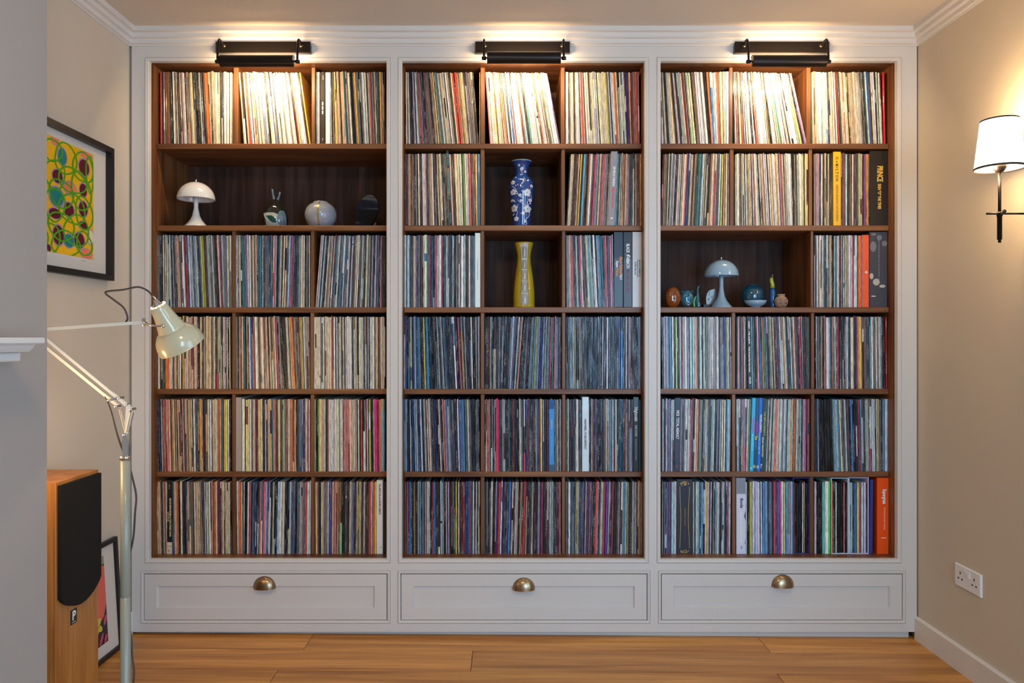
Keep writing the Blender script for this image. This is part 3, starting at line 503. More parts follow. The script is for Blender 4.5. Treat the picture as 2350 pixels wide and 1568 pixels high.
(2,0,1): (1684,1852,[(0,-3),(.3,-14),(.5,-18),(.7,-27),(1,-36)],'CR','1684.5,3,203040;1690,5,8a4048;1695,3,504040;1702,4.5,d84830;1707,3,58403c;1714,5,f0e8d0;1722,4,e8e0c8;1730,4,f0ecdc;1737,5,c06850;1744,6.5,f4f0ec;1750.5,4,e0a898;1757,3.5,e8d8c0;1762,4,e0a080;1769,5.5,201c14;1776,4,e8e0b8;1784,3.5,e8d0a8;1791,4,2a7a88;1800,5,c8b8d0;1809,4,b09890;1815,4,f0e4d8;1822,7,e8d8c0;1830,3,88a0b0;1836,5,a0b860;1842,3.5,202020;1846,3,c06080;1849,2.5,7880b0'),
(2,0,2): (1866,2026,[(0,-2),(.2,-4),(.45,-9),(.75,-11),(1,-6)],'CR','1866,2,a0b0a8;1868.5,4,c88050;1873,3.5,e0a898;1879.5,7,f4ecdc;1887,3.5,80a0a8;1894,3.5,e8dcc0;1898,5,7898c8;1905,4,b8a898;1911,4,e0b070;1920.5,3,d0e0d0;1924.5,4,c84828;1929,5,3a4850;1935,4,b0a888;1940.5,4,e87850;1947,3.5,c8a870;1953,5.5,d8a868;1960,4,a89078;1967,4,c8b8a0;1976,4,c0c8c8;1982,4,383430;1990,4.5,1a6058;1996.5,5.5,2a68a8;2002,3.5,382c28;2007,3,e8dcc0;2012,4,484440;2016,4.5,a8b8a8;2021,3.5,e8d0b8'),
(2,1,0): (1517,1675,[(0,4),(.2,8),(.6,8),(.85,5),(1,0)],'MW','1520.5,2.5,c04858;1524.5,3,6a8868;1529,3.5,b0a890;1535,3,a8b8c0;1541.5,4.5,c0a8a8;1550,5.5,c8b0a8;1557,3,504c5c;1562,6,c8b098;1568,3.5,d07068;1571.5,4,2a4888;1578,3.5,a89c94;1584,4,504438;1590,4,4a5c5c;1597,6,2a7878;1605.5,5.5,a8b0b8;1611,3.5,e0b890;1616,4,5a4050;1622,4,c0b8a0;1629,6,d0a890;1636,4,b02850;1642,4,506878;1647.5,4.5,f0f0ec;1652.5,5,a8c048;1658,3,c08060;1663.5,5,d8b8a0;1670,3,a88868'),
(2,1,1): (1688,1856,[(0,0),(.2,-4),(.4,-9),(.65,-7),(.85,-3),(1,0)],'CR','1691,6,c8c8b0;1698,4,8a7a70;1703,3,e0c8a0;1710,3,285058;1714,2.5,e8dcb8;1720,3.5,e0b080;1726,4,504858;1732,3,a05850;1735.5,5.5,e8d4b0;1744,3.5,586460;1748,3,c8c088;1752,6,a89078;1760,4,d8d8d0;1766,4,342c28;1772.5,4,e0a870;1780,3.5,e8e0d0;1786,4,e0a070;1792,3,48384c;1796,3,a83048;1803,3.5,6a4840;1808,3.5,a0b8b8;1813.5,5,e8d8c8;1822,5,2a2a2a;1828,4,303030;1832.5,3,90b0b8;1836,5.5,e0d0c0;1843,3,b8b890;1848,4,d8b890'),
(2,1,2): (1867,1995,[(0,0),(1,0)],'MW','1868,4.5,7a8078;1873,5.5,9a8098;1882,3.5,2a4888;1885.5,4,e0d8b0;1892,4,e0b080;1897,4,a09080;1901,3,c0b8a8;1904,8,241f1e;1932.5,8,6a3a34;1941,4.5,a0c0c8;1946,4.5,3a2420;1951,3,b09068;1955,5,d8b8b0;1961,3,803838;1965,4,3a5a58;1970,4,a8a890;1975,5,b8a888;1981,3,50343c;1984,4,8a4888;1989,5.5,f08020'),
(2,2,2): (1869,1980,[(0,0),(1,0)],'CW','1871,3.5,48506c;1876,3,d8e8e0;1880,4,c0a890;1886,3,a0a8a8;1891,4,504c60;1896,4,28485c;1901,3.5,101818;1905.5,3,c0a078;1911,4,202c44;1917,4,286878;1922,4.5,c0a8b0;1928,4,5a4840;1935,4.5,a8a8b8;1940.5,3.5,d8c088;1947,5.5,c0b8c8;1953,3,c8a0a8;1956.5,3,c03868;1961.5,6,a0c0d0;1969.5,9,c06030'),
(2,3,0): (1519.5,1679,[(0,-2),(.5,-1),(1,-1)],'CW','1520,4,283848;1526.5,4,9a7898;1533,4,708898;1539,4,3a98c0;1543,5,c0c4d8;1549,3,183c50;1552,4,a0b870;1557,4,484c44;1564,4.5,882848;1572,5.5,c0c4cc;1578,4,9098a8;1584,5,a8c0d0;1590,4.5,a0c0d0;1598,5,c08858;1606,4.5,b0c0c8;1612,3,184858;1616,3,c8c8c8;1622,4.5,688868;1628.5,4.5,a8a0a8;1633.5,5,b0a8b0;1640,4,707878;1645,4,d8c8e0;1650.5,5.5,282838;1661,5.5,2a3a88;1668.5,4,a0a888;1674,3,285048'),
(2,3,1): (1690,1859,[(0,0),(.2,-2),(.4,-5),(.7,-7),(.88,-5),(1,0)],'MB','1693,3.5,c08888;1698,4,203848;1702,4,8a7898;1706.5,3.5,c89048;1711,5,202830;1726,3,8ac0d0;1730,4,606468;1739.5,5.5,e08898;1746,4,2a80a8;1752.5,3,c09060;1757,2.5,48b060;1760,4,7040a0;1766,4,284050;1772,4,a0a890;1778,3.5,b8b098;1785.5,3.5,a82848;1789,3,286890;1793,4,b8c0c0;1802.5,5,b8a890;1810,4,38485c;1817,4,a0b8b8;1823.5,5.5,d8a090;1831,4,403c50;1837.5,5,a82860;1842.5,2.5,d8d0a8;1848,4,283840'),
(2,3,2): (1871.5,2031,[(0,-1),(.5,-1),(1,-2)],'MB','1877,4,6a5c6c;1885,3.5,a09048;1889,4,101828;1893.5,3.5,983058;1897,6,b8b8c0;1904,4,4888a0;1910,4,a07868;1916,3,a8c8c8;1922,4.5,b02838;1930,5,283448;1936,4,1c2c3c;1942,5.5,a8a8b0;1948,3.5,306878;1952,6.5,c0b8a8;1960,5,503c50;1967,3,a04858;1972.5,6.5,f0a048;1980,4,282c34;1989,8,3a4850;1998,3.5,2890b8;2001.5,4.5,d0dce0;2006,2.5,c08850;2011,4.5,b0b8b8;2018,4,d8c8c0;2024,4,305868'),
(2,4,0): (1519.5,1675,[(0,0),(.3,3),(.7,4),(1,2)],'CW','1520.5,3,b8d0e0;1524,4,202848;1531,3,a83060;1534.5,4,2a88a8;1539,5,b8a0b0;1561,3,b890a8;1566,4,484050;1576,5,a8b0b0;1582,3,b86858;1587,3,a82868;1592.5,4,c8c8b0;1596.5,4.5,d88858;1602,5,807c74;1610,4,205058;1617,3,b0a838;1623,4,5a5058;1630,3.5,88a8b0;1635,3,c0c8b8;1638,6,161c22;1646,4,3c3c70;1650,3.5,a0b0b8;1654.5,5,c0bca8;1659.5,5,c8bca0;1665.5,5,2a90c0'),
(2,4,1): (1690,1859,[(0,0),(.2,5),(.45,5.5),(.8,3),(1,0)],'CW','1692,4,a0b0b8;1698,4,203c44;1703.5,3.5,b86878;1708,4.5,a81838;1715.5,4,5a9060;1754.5,4,485860;1760,3.5,305060;1765.5,3,c8d0a8;1775.5,5,d86050;1781,5,b8a898;1786.5,5,a8c8c8;1793,4,687c84;1800,4,88a0a8;1805,3,b8c0c0;1812.5,3,c8a848;1816,3.5,a8a888;1820,4.5,c86030;1826,3,c8d0d8;1832,4,608880;1838,4,2c4858;1844,3.5,b8a0d8;1847.5,2.5,c05878;1850,4,1c1c30;1854.5,3.5,a04048'),
(2,4,2): (1871,2039,[(0,-1),(.2,-4),(.4,-6),(.7,-3),(1,0)],'MB','1872,6,1c2c4a;1880,5,142438;1886,7,0f161c;1893,7,10171d;1900,7,10171d;1907,6,0e1419;1914,3,4888a0;1920,4,80a8b8;1926,4,3888b0;1930,4,d8c090;1936,4,6a6c78;1943,4,b0b8b8;1950,4,504450;1956,5,1f80b8;1963,5,242434;1972.5,4,a03058;1978,3,58a8c0;1984,4,342c34;1989.5,3,58b0d0;1992.5,3.5,b0a090;1998,5,8a2868;2005,4.5,a0b8d0;2012,3.5,a8b0a8;2016,4,a89848;2022,4,283848;2027,3.5,4aa0c0;2031,7,a8b4c0'),
(2,5,0): (1519.5,1552,[(0,1),(1,1)],'CW','1521,4.5,1c2430;1526,4.5,1a2c40;1531,3.5,2a50a8;1535,3.5,a04058;1540,6,8ab0b8;1547,3,c0d0c8'),
(2,5,3): (1590.5,1676,[(0,0),(.5,2),(1,1)],'CW','1600,5,90a8a8;1609,4,5aa0c8;1614,4,18202c;1620,3.5,c0a048;1626,4,484060;1632,4,1c2428;1637,2.5,a08858;1645,3.5,c0d0e0;1651,5,1c2830;1657,3,b0c0c0;1662,4,2c3038;1668.5,4,a04878'),
(2,5,1): (1711.5,1820,[(0,0),(.4,-1),(1,0)],'CW','1711.5,3.5,b0d8e8;1715,4.5,181818;1720,6,a0a048;1727,6,b0b0c8;1733.5,6,a8a8c0;1740,5.5,b8b8d0;1746,4.5,c8b8c8;1751,4,2a98c8;1756,7,6a88a8;1764,5,504860;1770,3,2a88a8;1775.5,5,b83058;1781,3,80384c;1784.5,4,2a78b8;1788.5,5,d01880;1794,5,d8e8f0;1799,4,b8b880;1803.5,4,3a9ab8;1808,5.5,7888b0;1814,5.5,9098a8'),
(2,5,2): (1869,1907,[(0,0),(1,0)],'BK','1869.5,5.5,a8a0b0;1875.5,5,14181c;1881,5,101418;1887,7,58a8a0;1894.5,8,c8d8c8;1903,4,30d020'),
}
INCASE = [  # records inside the three slipcases in the bottom row of the right bay: (x0, x1, palette, features)
 (1822, 1856, 'BK', '1822,5,5a3038;1828,6,14181c;1834,6,10161a;1842,3.5,b8d0e0;1846,2.5,d89880;1849,6,101418'),
 (1909.5, 1945.5, 'BK', '1910,3,d05028;1913,5.5,181c20;1919,3.5,a8d0e0;1923,6,101010;1930,6,141418;1937,4,b86878;1941,4,101828'),
 (1949.5, 1991.5, 'CW', '1950,3,d8d8e8;1954,4,90c0e0;1958,4,283038;1963,4.5,2a70c8;1968,4.5,d8c860;1972.5,5,a83050;1977.5,5.5,a8d0e8;1983,6,b0a8c8;1989,2.5,2a4868')]
def lean(pts, u):
    for (a, x), (b, y_) in zip(pts[:-1], pts[1:]):
        if u <= b: t = (u-a)/(b-a); t = t*t*(3-2*t)*.5+t*.5; return x+(y_-x)*t
    return pts[-1][1]
KG = 1.22
def hc(h):
    q = hx(h, 1.12); l_ = .3*q[0]+.55*q[1]+.15*q[2]
    return tuple(min(.86, ((x*.88+l_*.12)/.35)**1.24*.43) for x in q)
def lum(c): return .21*c[0]+.72*c[1]+.07*c[2]
def mark_for(c, rg):
    if lum(c) < .18: return rg.choice([(.75, .74, .7), (.6, .55, .4), (.7, .7, .75), (.5, .12, .1), (.6, .6, .6)])
    return rg.choice([(.03, .03, .03), (.06, .05, .05), (.3, .05, .05), (.05, .1, .25), (.03, .03, .03)])
records = []   # dicts
rg = random.Random(11)
def addrec(key, x, w, h, feature, ln, x0, x1, zb, ht, inset=0.0):
    records.append(dict(key=key, x=x, w=w, h=h, feat=feature, xt0=x+lean(ln, (x-x0)/(x1-x0)), xt1=x+w+lean(ln, (x+w-x0)/(x1-x0)), zb=zb, ht=ht, inset=inset))
def fill(key, x0, x1, ln, pal, feats, zb, hmax=.3185, inset=0.0):
    fs = []
    for s in feats.split(';'):
        a, w, c = s.split(','); w = float(w); fs.append((float(a), w if w >= 6 else w*.84, c))
    fs.sort(); pl = PAL[pal].split(); cur = x0; out = []
    def ht():
        q = hmax-.0045+rg.uniform(-.0022, .0022)
        if rg.random() < .06: q += rg.uniform(.001, .004)
        return min(q, hmax)
    for (a, w, c) in fs+[(x1, 0, '')]:
        gap = a-cur
        if gap > .6:
            k = max(1, round(gap/rg.uniform(2.0, 2.9))); ws = [rg.uniform(.65, 1.35) for _ in range(k)]; tot = sum(ws)
            for q in ws: addrec(key, cur, gap*q/tot, rg.choice(pl), False, ln, x0, x1, zb, ht(), inset); cur += gap*q/tot
        elif gap > 0: a = cur; w += gap
        if w and c:
            if a < cur: w -= cur-a; a = cur
            w = min(w, x1-a)
            if w > .5: addrec(key, a, w, c, True, ln, x0, x1, zb, ht(), inset); cur = a+w
for key, (x0, x1, ln, pal, feats) in CELLS.items():
    fill(key, x0, x1, ln, pal, feats, zbot[key[1]])
# the lone upright sleeve beside the divider and the red one at the end of the top right row
addrec((1, 0, 0), 1099.8, 2.2, 'b8a888', True, [(0, 0), (1, 0)], 1099.8, 1102, zbot[0], .314)
addrec((2, 0, 2), 2028.5, 4.5, 'c82020', True, [(0, -3), (1, -3)], 2028.5, 2033, zbot[0], .313)
addrec((2, 3, 2), 2033.5, 3.2, 'a81838', True, [(0, -1), (1, -1)], 2033.5, 2037, zbot[3], .313)
addrec((2, 3, 1), 1856, 4.3, 'a81038', True, [(0, 0), (1, 0)], 1859, 1861, zbot[3], .314) if False else None
for (x0, x1, pal, feats) in INCASE: fill((2, 5, 4), x0, x1, [(0, 0), (1, 0)], pal, feats, OZ0+.0035, .310, .004)

feats_sorted = sorted([r for r in records if r['feat']], key=lambda r: -r['w'])
for r in feats_sorted[:298]: r['solo'] = True
BAYS = ['left bay', 'middle bay', 'right bay']; ROWS = ['top', 'second', 'third', 'fourth', 'fifth', 'bottom']; COLS = ['left', 'middle', 'right']
def cname(h):
    import colorsys
    r, g, b = (int(h[i:i+2], 16)/255 for i in (0, 2, 4)); H, S, V = colorsys.rgb_to_hsv(r, g, b); H *= 360
    if V < .2: return 'black'
    if S < .13: return 'white' if V > .82 else ('pale grey' if V > .62 else ('grey' if V > .38 else 'charcoal'))
    pre = 'dark ' if V < .42 else ('pale ' if (S < .32 and V > .6) else '')
    if H < 14 or H >= 345: n = 'pink' if (S < .5 and V > .65) else 'red'
    elif H < 28: n = 'brown' if V < .62 else ('peach' if S < .5 else 'orange')
    elif H < 45: n = 'brown' if V < .5 else ('cream' if (S < .36 and V > .75) else ('tan' if (S < .5 or V < .8) else 'amber'))
    elif H < 66: n = 'cream' if (S < .3 and V > .7) else ('olive' if V < .7 else 'yellow')
    elif H < 165: n = 'green'
    elif H < 200: n = 'teal'
    elif H < 255: n = 'blue'
    elif H < 300: n = 'purple'
    else: n = 'magenta' if S > .5 else 'mauve'
    if n in ('cream', 'tan', 'peach', 'olive', 'brown') and pre == 'pale ': pre = ''
    return pre+n
solo = [r for r in records if r.get('solo')]
cnt = {}
def ckey(r):
    k = r['key']; c = k[2]
    if k == (2, 5, 3): c = 0
    if k == (2, 5, 4): c = 1 if r['x'] < 1860 else 2
    return (k[0], k[1], c, cname(r['h']))
for r in solo: cnt.setdefault(ckey(r), []).append(r)
ORD = ['leftmost', 'second', 'third', 'fourth', 'fifth', 'sixth', 'seventh', 'eighth', 'ninth', 'tenth', 'eleventh', 'twelfth']
lab = {}
for k, rs in cnt.items():
    rs.sort(key=lambda r: r['x'])
    for i, r in enumerate(rs):
        place = '%s row of %s, %s compartment' % (ROWS[k[1]], BAYS[k[0]], COLS[k[2]])
        if len(rs) == 1: s = 'wide %s record spine in %s' % (k[3], place)
        elif i == len(rs)-1: s = 'rightmost wide %s record spine in %s' % (k[3], place)
        elif i == 0: s = 'leftmost wide %s record spine in %s' % (k[3], place)
        else: s = '%s wide %s record spine from left, %s' % (ORD[i], k[3], place)
        lab[id(r)] = s
def emit(rb, r, rgx):
    w = r['w']; g = min(.25, w*.06)
    xb0, xb1 = xr(r['x']+g), xr(r['x']+w-g); xt0, xt1 = xr(r['xt0']+g), xr(r['xt1']-g)
    if xt1-xt0 < .0006: xt1 = xt0+.0006
    h = r['ht']; d = ((xt0+xt1)-(xb0+xb1))/2; h = math.sqrt(max(.01, h*h-d*d))
    c = hc(r['h']); pl = PAL[CELLS[r['key']][3]].split() if r['key'] in CELLS else PAL['BK'].split()
    q = rgx.random()
    if r['feat']: segs = [(0, 1, c)]
    if (not r['feat'] and q < .34) or (r['feat'] and q < .12):
        a = sorted(rgx.uniform(.06, .94) for _ in range(rgx.choice([1, 2, 2]))); ts = [0]+a+[1]
        cs = [c, hc(rgx.choice(pl)), c if rgx.random() < .7 else hc(rgx.choice(pl))]
        segs = [(ts[i], ts[i+1], cs[i]) for i in range(len(ts)-1)]
    elif not r['feat']: segs = [(0, 1, c)]
    amt = rgx.choice([.1, .3, .45, .6, .8]) if not r['feat'] else (0.03 if r['w'] > 5.9 and lum(c) < .02 else rgx.choice([.1, .2, .35, .5]))
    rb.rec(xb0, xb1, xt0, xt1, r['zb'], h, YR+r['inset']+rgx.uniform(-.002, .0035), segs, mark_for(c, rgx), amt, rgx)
    return ((xb0+xb1)/2, YR+.15, r['zb'])
rg2 = random.Random(5); allr = RB()
for r in records:
    if not r.get('solo'): emit(allr, r, rg2)
st = allr.build('record_sleeves'); st['kind'] = 'stuff'
tag(st, 'thin-spined record sleeves packed upright all along the walnut shelves', 'records')
for r in solo:
    one = RB(); o3 = emit(one, r, rg2); o = one.build('record_sleeve', o3)
    tag(o, lab[id(r)], 'record', 'record sleeves standing on the bookcase shelves')

# ------------------------------------------------------------ box sets with lettering
BOXES = []
def boxset(px0, px1, pytop, row, h, label, dx=0.0, texts=(), col2=None, name='record_box_set', rough=.4, k=1.5):
    """upright box; dx = lean in px at its top; texts = (words, py centre, length px, size px, hex, x offset px)"""
    z0 = zbot[row]; y0 = YR-.003; D = D0+y0; f = D/F
    x0, x1 = (px0-VX)*f, (px1-VX)*f; zt = min(CZ-(pytop-VY)*f, ztop[row]-.004); H = zt-z0; L = dx*f
    root = thing(name, label, 'box set', ((x0+x1)/2, y0+.16, z0), 'boxed record sets on the shelves')
    mb = MB(); b = .0012; yb = .395
    def p(x, y_, z): return (x+L*(z-z0)/H, y_, z)
    c = [(x0+b, z0+b), (x1-b, z0+b), (x1-b, zt-b), (x0+b, zt-b)]; o = [(x0, z0), (x1, z0), (x1, zt), (x0, zt)]
    vs = [p(x, y0, z) for x, z in c]+[p(x, y0+b, z) for x, z in o]+[p(x, yb, z) for x, z in o]
    fs = [(0, 1, 2, 3)]+[(i, i+4, (i+1) % 4+4, (i+1) % 4) for i in range(4)]+[(i+4, i+8, (i+1) % 4+8, (i+1) % 4+4) for i in range(4)]+[(11, 10, 9, 8)]
    mb.add(vs, fs); mb.build('case', mat('box_'+h, hx(h, k if sum(hx(h)) > .6 else 1.0), rough, var=.05, scale=40, coat=.15), root)
    for (w, pyc, ln, sz, hc, off) in texts:
        zc = CZ-(pyc-VY)*f; xc = (x0+x1)/2+off*f; tm = pm('ink_'+hc, hc, 1.3)
        if w[0] == '|':    # lettering too small to read in the photograph: a line of tiny strokes
            q_ = random.Random(len(w)*7+int(pyc)); mm = MB(); u = -ln/2
            while u < ln/2:
                if w[1] == '#': wd_ = ln/3.6; gp = ln/12
                else: wd_ = q_.uniform(.5, 1.1); gp = q_.choice([.5, .5, .6, .6, 1.6])
                hh_ = sz*.36*q_.uniform(.8, 1)*f; za, zb_ = zc-u*f, zc-min(u+wd_, ln/2)*f
                la, lb = L*(za-z0)/H, L*(zb_-z0)/H
                mm.add([(xc-hh_+la, y0-.0004, za), (xc+hh_+la, y0-.0004, za), (xc+hh_+lb, y0-.0004, zb_), (xc-hh_+lb, y0-.0004, zb_)], [(0, 1, 2, 3)]); u += wd_+gp
            mm.build('lettering', tm, root); continue
        text_mesh(w, sz*f*1.35, tm, lambda x, y_, zc=zc, xc=xc: (xc+y_+L*((zc-x)-z0)/H, y0-.0004, zc-x), root, width=ln*f)
    return root, (x0, x1, z0, zt, y0, f, L, H)
bs = boxset
def deco(root, m, polys, y0, name='cover_print', single=False):
    if single:
        for pl in polys: deco(root, m, [pl], y0, name)
        return
    mb = MB()
    for pl in polys: mb.prism(pl, y0-.0004, y0+.0001, lambda u, v, t: (u, t, v))
    return mb.build(name, m, root)
def circ(cx, cz, rx, rz=None, n=20, a0=0, a1=2*PI):
    rz = rz or rx; return [(cx+rx*math.cos(a0+(a1-a0)*i/n), cz+rz*math.sin(a0+(a1-a0)*i/n)) for i in range(n)]
bs(735.5, 745.5, 167, 0, '3a302a', 'dark brown box spine with small cream lettering, top row of left bay', 0, [('|#', 248, 28, 4.6, 'f0e8d8', 0), ('|a', 178, 10, 2.4, 'e8e0d0', 1), ('|b', 320, 5, 3.5, 'd8b0a8', 0)])
bs(747.3, 757.5, 166, 0, 'f0ece4', 'white box spine in top row of left bay, beside the dark brown box', 0, [('|c', 215, 50, 2, 'd0c4b0', 0)])
bs(540.8, 553.8, 912.5, 4, '8c827c', 'plain grey box at left of middle compartment, fifth row of left bay')
r_, q = bs(383, 395.5, 1102, 5, '16130f', 'black box spine with cream capitals, bottom row of left bay', 0, [('BRUCE SPRINGSTEEN & THE E STREET BAND', 1188, 88, 4.0, 'c8b890', 1.4), ('LIVE/1975-85', 1186, 22, 3.4, 'a89868', -3.4), ('|li', 1117, 11, 3, 'b8a040', -.6)])
x0, x1, z0, zt, y0, f, L, H = q
mb = MB(); mb.box(x0+.001, x1-.001, y0-.0006, y0, z0+.001, z0+.052); mb.build('spine_label', pm('aged_label', 'c8b49c'), r_)
mb = MB(); mb.box(x0+.003, x1-.003, y0-.001, y0-.0006, z0+.034, z0+.0355); mb.box((x0+x1)/2-.004, (x0+x1)/2+.003, y0-.001, y0-.0006, z0+.010, z0+.012); mb.box((x0+x1)/2-.005, (x0+x1)/2-.003, y0-.001, y0-.0006, z0+.012, z0+.022); mb.build('emblem', pm('brown_ink', '58402c'), r_)
bs(864.3, 878.5, 1102.7, 5, 'dfe6ee', 'white box spine with thin black lettering, bottom row of left bay', 0, [('The BEATLES and ESHER DEMOS', 1146, 70, 4.2, '3a3a40', 0), ('*', 1257, 3, 7, '202020', 0)])
bs(879.5, 886.5, 1106, 5, '262a30', 'narrow charcoal box at right end of bottom row, left bay')
bs(1031.5, 1037.5, 343.5, 1, '17181a', 'tall black spine with teal lettering, second row of middle bay', -8, [('GARY NUMAN', 366, 28, 4.2, '1f8f90', 0), ("LIVING ORNAMENTS '79 '80", 427, 62, 4.2, '188080', 0), ('|t', 500, 24, 4.8, '1f7f90', 0)])
bs(1395, 1410.3, 347, 1, '7c7c82', 'grey box spine lettered in white and red, second row of middle bay', 7.5, [('SIMPLE MINDS', 405, 45, 5.2, 'e8e8e8', 1), ('REJUVENATION', 454, 46, 4.6, 'd03848', 1), ('|s', 360, 9, 2, 'b0b0b0', 3), ('●', 501, 4, 5, 'e8e8e8', 0)])
r_, q = BOXTMP = bs(0+1395.0, 1395.01, 360, 1, '7c7c82', 'x') if False else (None, None)
bs(1090, 1102.3, 534.6, 2, 'bccad8', 'pale blue-grey box spine with faint lettering, third row of middle bay', 0, [('|fur', 618, 50, 3.2, '8898ac', 0)])
bs(1409, 1429.8, 532, 2, '2a3c4e', 'navy box lettered in orange and white, third row of middle bay', 0, [('Black Sabbath', 610, 40, 6.2, 'f08028', 5.5), ('Vol 4', 636, 12, 6.2, 'f0f0f0', 5.5), ('Super', 607, 16, 6, 'f0f0f0', -3), ('Deluxe', 625, 18, 6, 'f08028', -3)])
r_, q = bs(1430.8, 1450.8, 532, 2, '2c3344', 'dark box with large white angular lettering, third row of middle bay', 0, [('BLACK', 570, 21, 7.5, 'f0f4f4', 0), ('ABBATH', 603, 26, 7.5, 'f0f4f4', 0), ('The Ten Year War', 646, 52, 6, '8a2840', 0)])
x0, x1, z0, zt, y0, f, L, H = q; cx = (x0+x1)/2; cz = CZ-(587-VY)*f
deco(r_, pm('white_ink', 'f0f4f4'), [[(cx-.010, cz+.008), (cx-.001, cz+.002), (cx+.001, cz+.007), (cx+.012, cz-.002), (cx+.008, cz-.007), (cx+.002, cz-.001), (cx, cz-.006)]], y0, 'emblem')
bs(1451.6, 1474.2, 532, 2, 'b6bac2', 'pale grey box with three lines of small dark lettering, middle bay', 0, [('BLACK SABBATH', 616, 38, 3.2, '40444c', 5), ('TECHNICAL ECSTASY', 616, 41, 3.2, '40444c', 0), ('SUPER DELUXE', 616, 30, 3.2, '40444c', -5)])
r_, q = bs(1260, 1272, 918, 4, '2a7ab8', 'sky-blue box spine fading to navy at top, fifth row of middle bay', 0, [('|be', 974, 22, 3.6, 'b8a8a0', 0), ('|l', 1024, 46, 2, '70b0d0', 0)])
x0, x1, z0, zt, y0, f, L, H = q
MB().box(x0+.001, x1-.001, y0-.0004, y0, zt-.040, zt-.001).build('top_print', pm('deep_blue', '164a86'), r_); MB().box(x0+.001, x1-.001, y0-.0004, y0, z0+.001, z0+.030).build('bottom_print', pm('slate_blue', '34506a'), r_)
bs(1336, 1351.2, 911.5, 4, 'b2c0ce', 'wide white-blue box spine with black capitals, fifth row of middle bay', 0, [('HARDWIRED...TO SELF-DESTRUCT', 997, 70, 4.6, '14181c', -.5)])
bs(1453.2, 1466, 911, 4, '131b22', 'black box spine with silver script, right end of fifth row, middle bay', 0, [('Nightwish', 951, 32, 7.5, 'c8ccd0', 0), ('DECADES', 989, 26, 4.6, 'a8acb0', 0), ('AN ARCHIVE OF SONG 1996-2015', 1032, 50, 2, 'a0a4a8', 0)])
bs(1467, 1470.2, 918, 4, '2a6a90', 'thin blue sleeve box at the right end of fifth row, middle bay')
r_, q = bs(1912.8, 1930, 348, 1, 'e09c10', 'golden yellow box spine with brown capitals, second row of right bay', 0, [('H', 363, 4.5, 6.4, '5a3a10', -1), ('M I L T O N', 396, 40, 6.4, '5a3a10', -1), ('(ORIGINAL BROADWAY CAST RECORDING)', 466, 84, 5.0, '9a640c', -.5)])
x0, x1, z0, zt, y0, f, L, H = q
deco(r_, pm('star_ink', '3a2810'), [[((x0+x1)/2-f+(.0052 if i % 2 == 0 else .0021)*math.sin(2*PI*i/10+PI/2), CZ-(371-VY)*f+(.0052 if i % 2 == 0 else .0021)*math.cos(2*PI*i/10+PI/2)) for i in range(10)]], y0, 'star_emblem')
r_, q = bs(1995.8, 2040, 346, 1, '1a1615', 'widest black box with gold script, right end of second row', 0, [('PRINCE', 399, 36, 13.5, 'd8b050', 1), ('SIGN "O" THE TIMES', 451, 58, 7.2, 'd8b050', 0)])
bs(1980.2, 1994.3, 539, 2, 'd84e2c', 'red-orange box spine with tiny white leaf mark, third row of right bay', 0, [('+', 625, 6, 9, 'f0e8e0', 0), ('|g', 610, 22, 2.6, 'a83820', 1)])
r_, q = bs(1995.6, 2036.5, 532, 2, '3e4250', 'dark photographic box with pale round lamps, third row of right bay', 0, [('|li', 597, 96, 1.8, '9a9aa2', 1)])
x0, x1, z0, zt, y0, f, L, H = q
def bx(px, py, r, rz=None): return circ((px-VX)*f, CZ-(py-VY)*f, r*f, (rz or r)*f)
deco(r_, pm('photo_pale', 'a8a49c'), [bx(2000, 634, 4.5, 7), bx(2011, 647.5, 7.8), bx(2025, 657, 7, 3.5)], y0, 'lamp_print', True)
deco(r_, pm('photo_grey', '6a6e78'), [bx(2018, 545.5, 6), bx(2030, 559, 6), bx(2005, 538, 6, 3), bx(2004, 566, 7, 12)], y0, 'lamp_print', True)
deco(r_, pm('photo_plate', 'b8b0a0'), [bx(2004.5, 680, 5.5, 1.6)], y0)
bs(1716.5, 1725.2, 712+14, 3, '1a2a38', 'black box spine with white capitals and script, fourth row of right bay', -2.5, [('CHRIST - THE ALBUM', 763, 52, 3.6, 'e0e8ec', 0), ('Well Forked But Not Dead', 825, 58, 3.6, 'e0e8ec', 0), ('CRASS', 873, 16, 4, 'e0e8ec', .5)])
bs(1547, 1560.3, 913, 4, '24384a', 'dark slate box spine with bold white capitals, fifth row of right bay', 2, [('MC5  TOTAL ASSAULT', 975, 66, 6.2, 'f0f4f8', 0), ('KICK OUT THE JAMS', 1034, 38, 2.4, '80405a', -1), ('MC5', 1071, 5, 4, 'c02840', -1)])
bs(1720.5, 1729, 913.5, 4, '1f98d8', 'bright sky-blue box spine with pink lettering, fifth row of right bay', 6, [('Replacements', 976, 34, 5.4, 'a058c0', 1), ('|re', 1016, 38, 2.4, 'c8e8f8', -1), ('●', 1075, 3, 3, 'f0f4f8', -2)])
bs(1729.3, 1737, 913.5, 4, '14506c', 'deep teal box spine with magenta and yellow lettering, right bay', 5.8, [('REPLACEMENTS', 983, 28, 4, 'c02890', 1), ('Tim', 1005, 10, 5, 'e8e030', -.5), ('|let', 1020, 14, 2, '5090a8', -1), (':', 1071, 8, 6, 'e0e070', -2)])
bs(1737.3, 1744.7, 913.5, 4, '1b5fc4', 'cobalt blue box spine with white lettering, fifth row of right bay', 5.6, [('THE REPLACEMENTS', 972, 42, 4.6, 'f0f4f8', 1), ('PLEASED TO MEET ME', 1018, 48, 3.8, '90b8f0', -1), (':', 1072, 8, 6, 'f0f4f8', -2)])
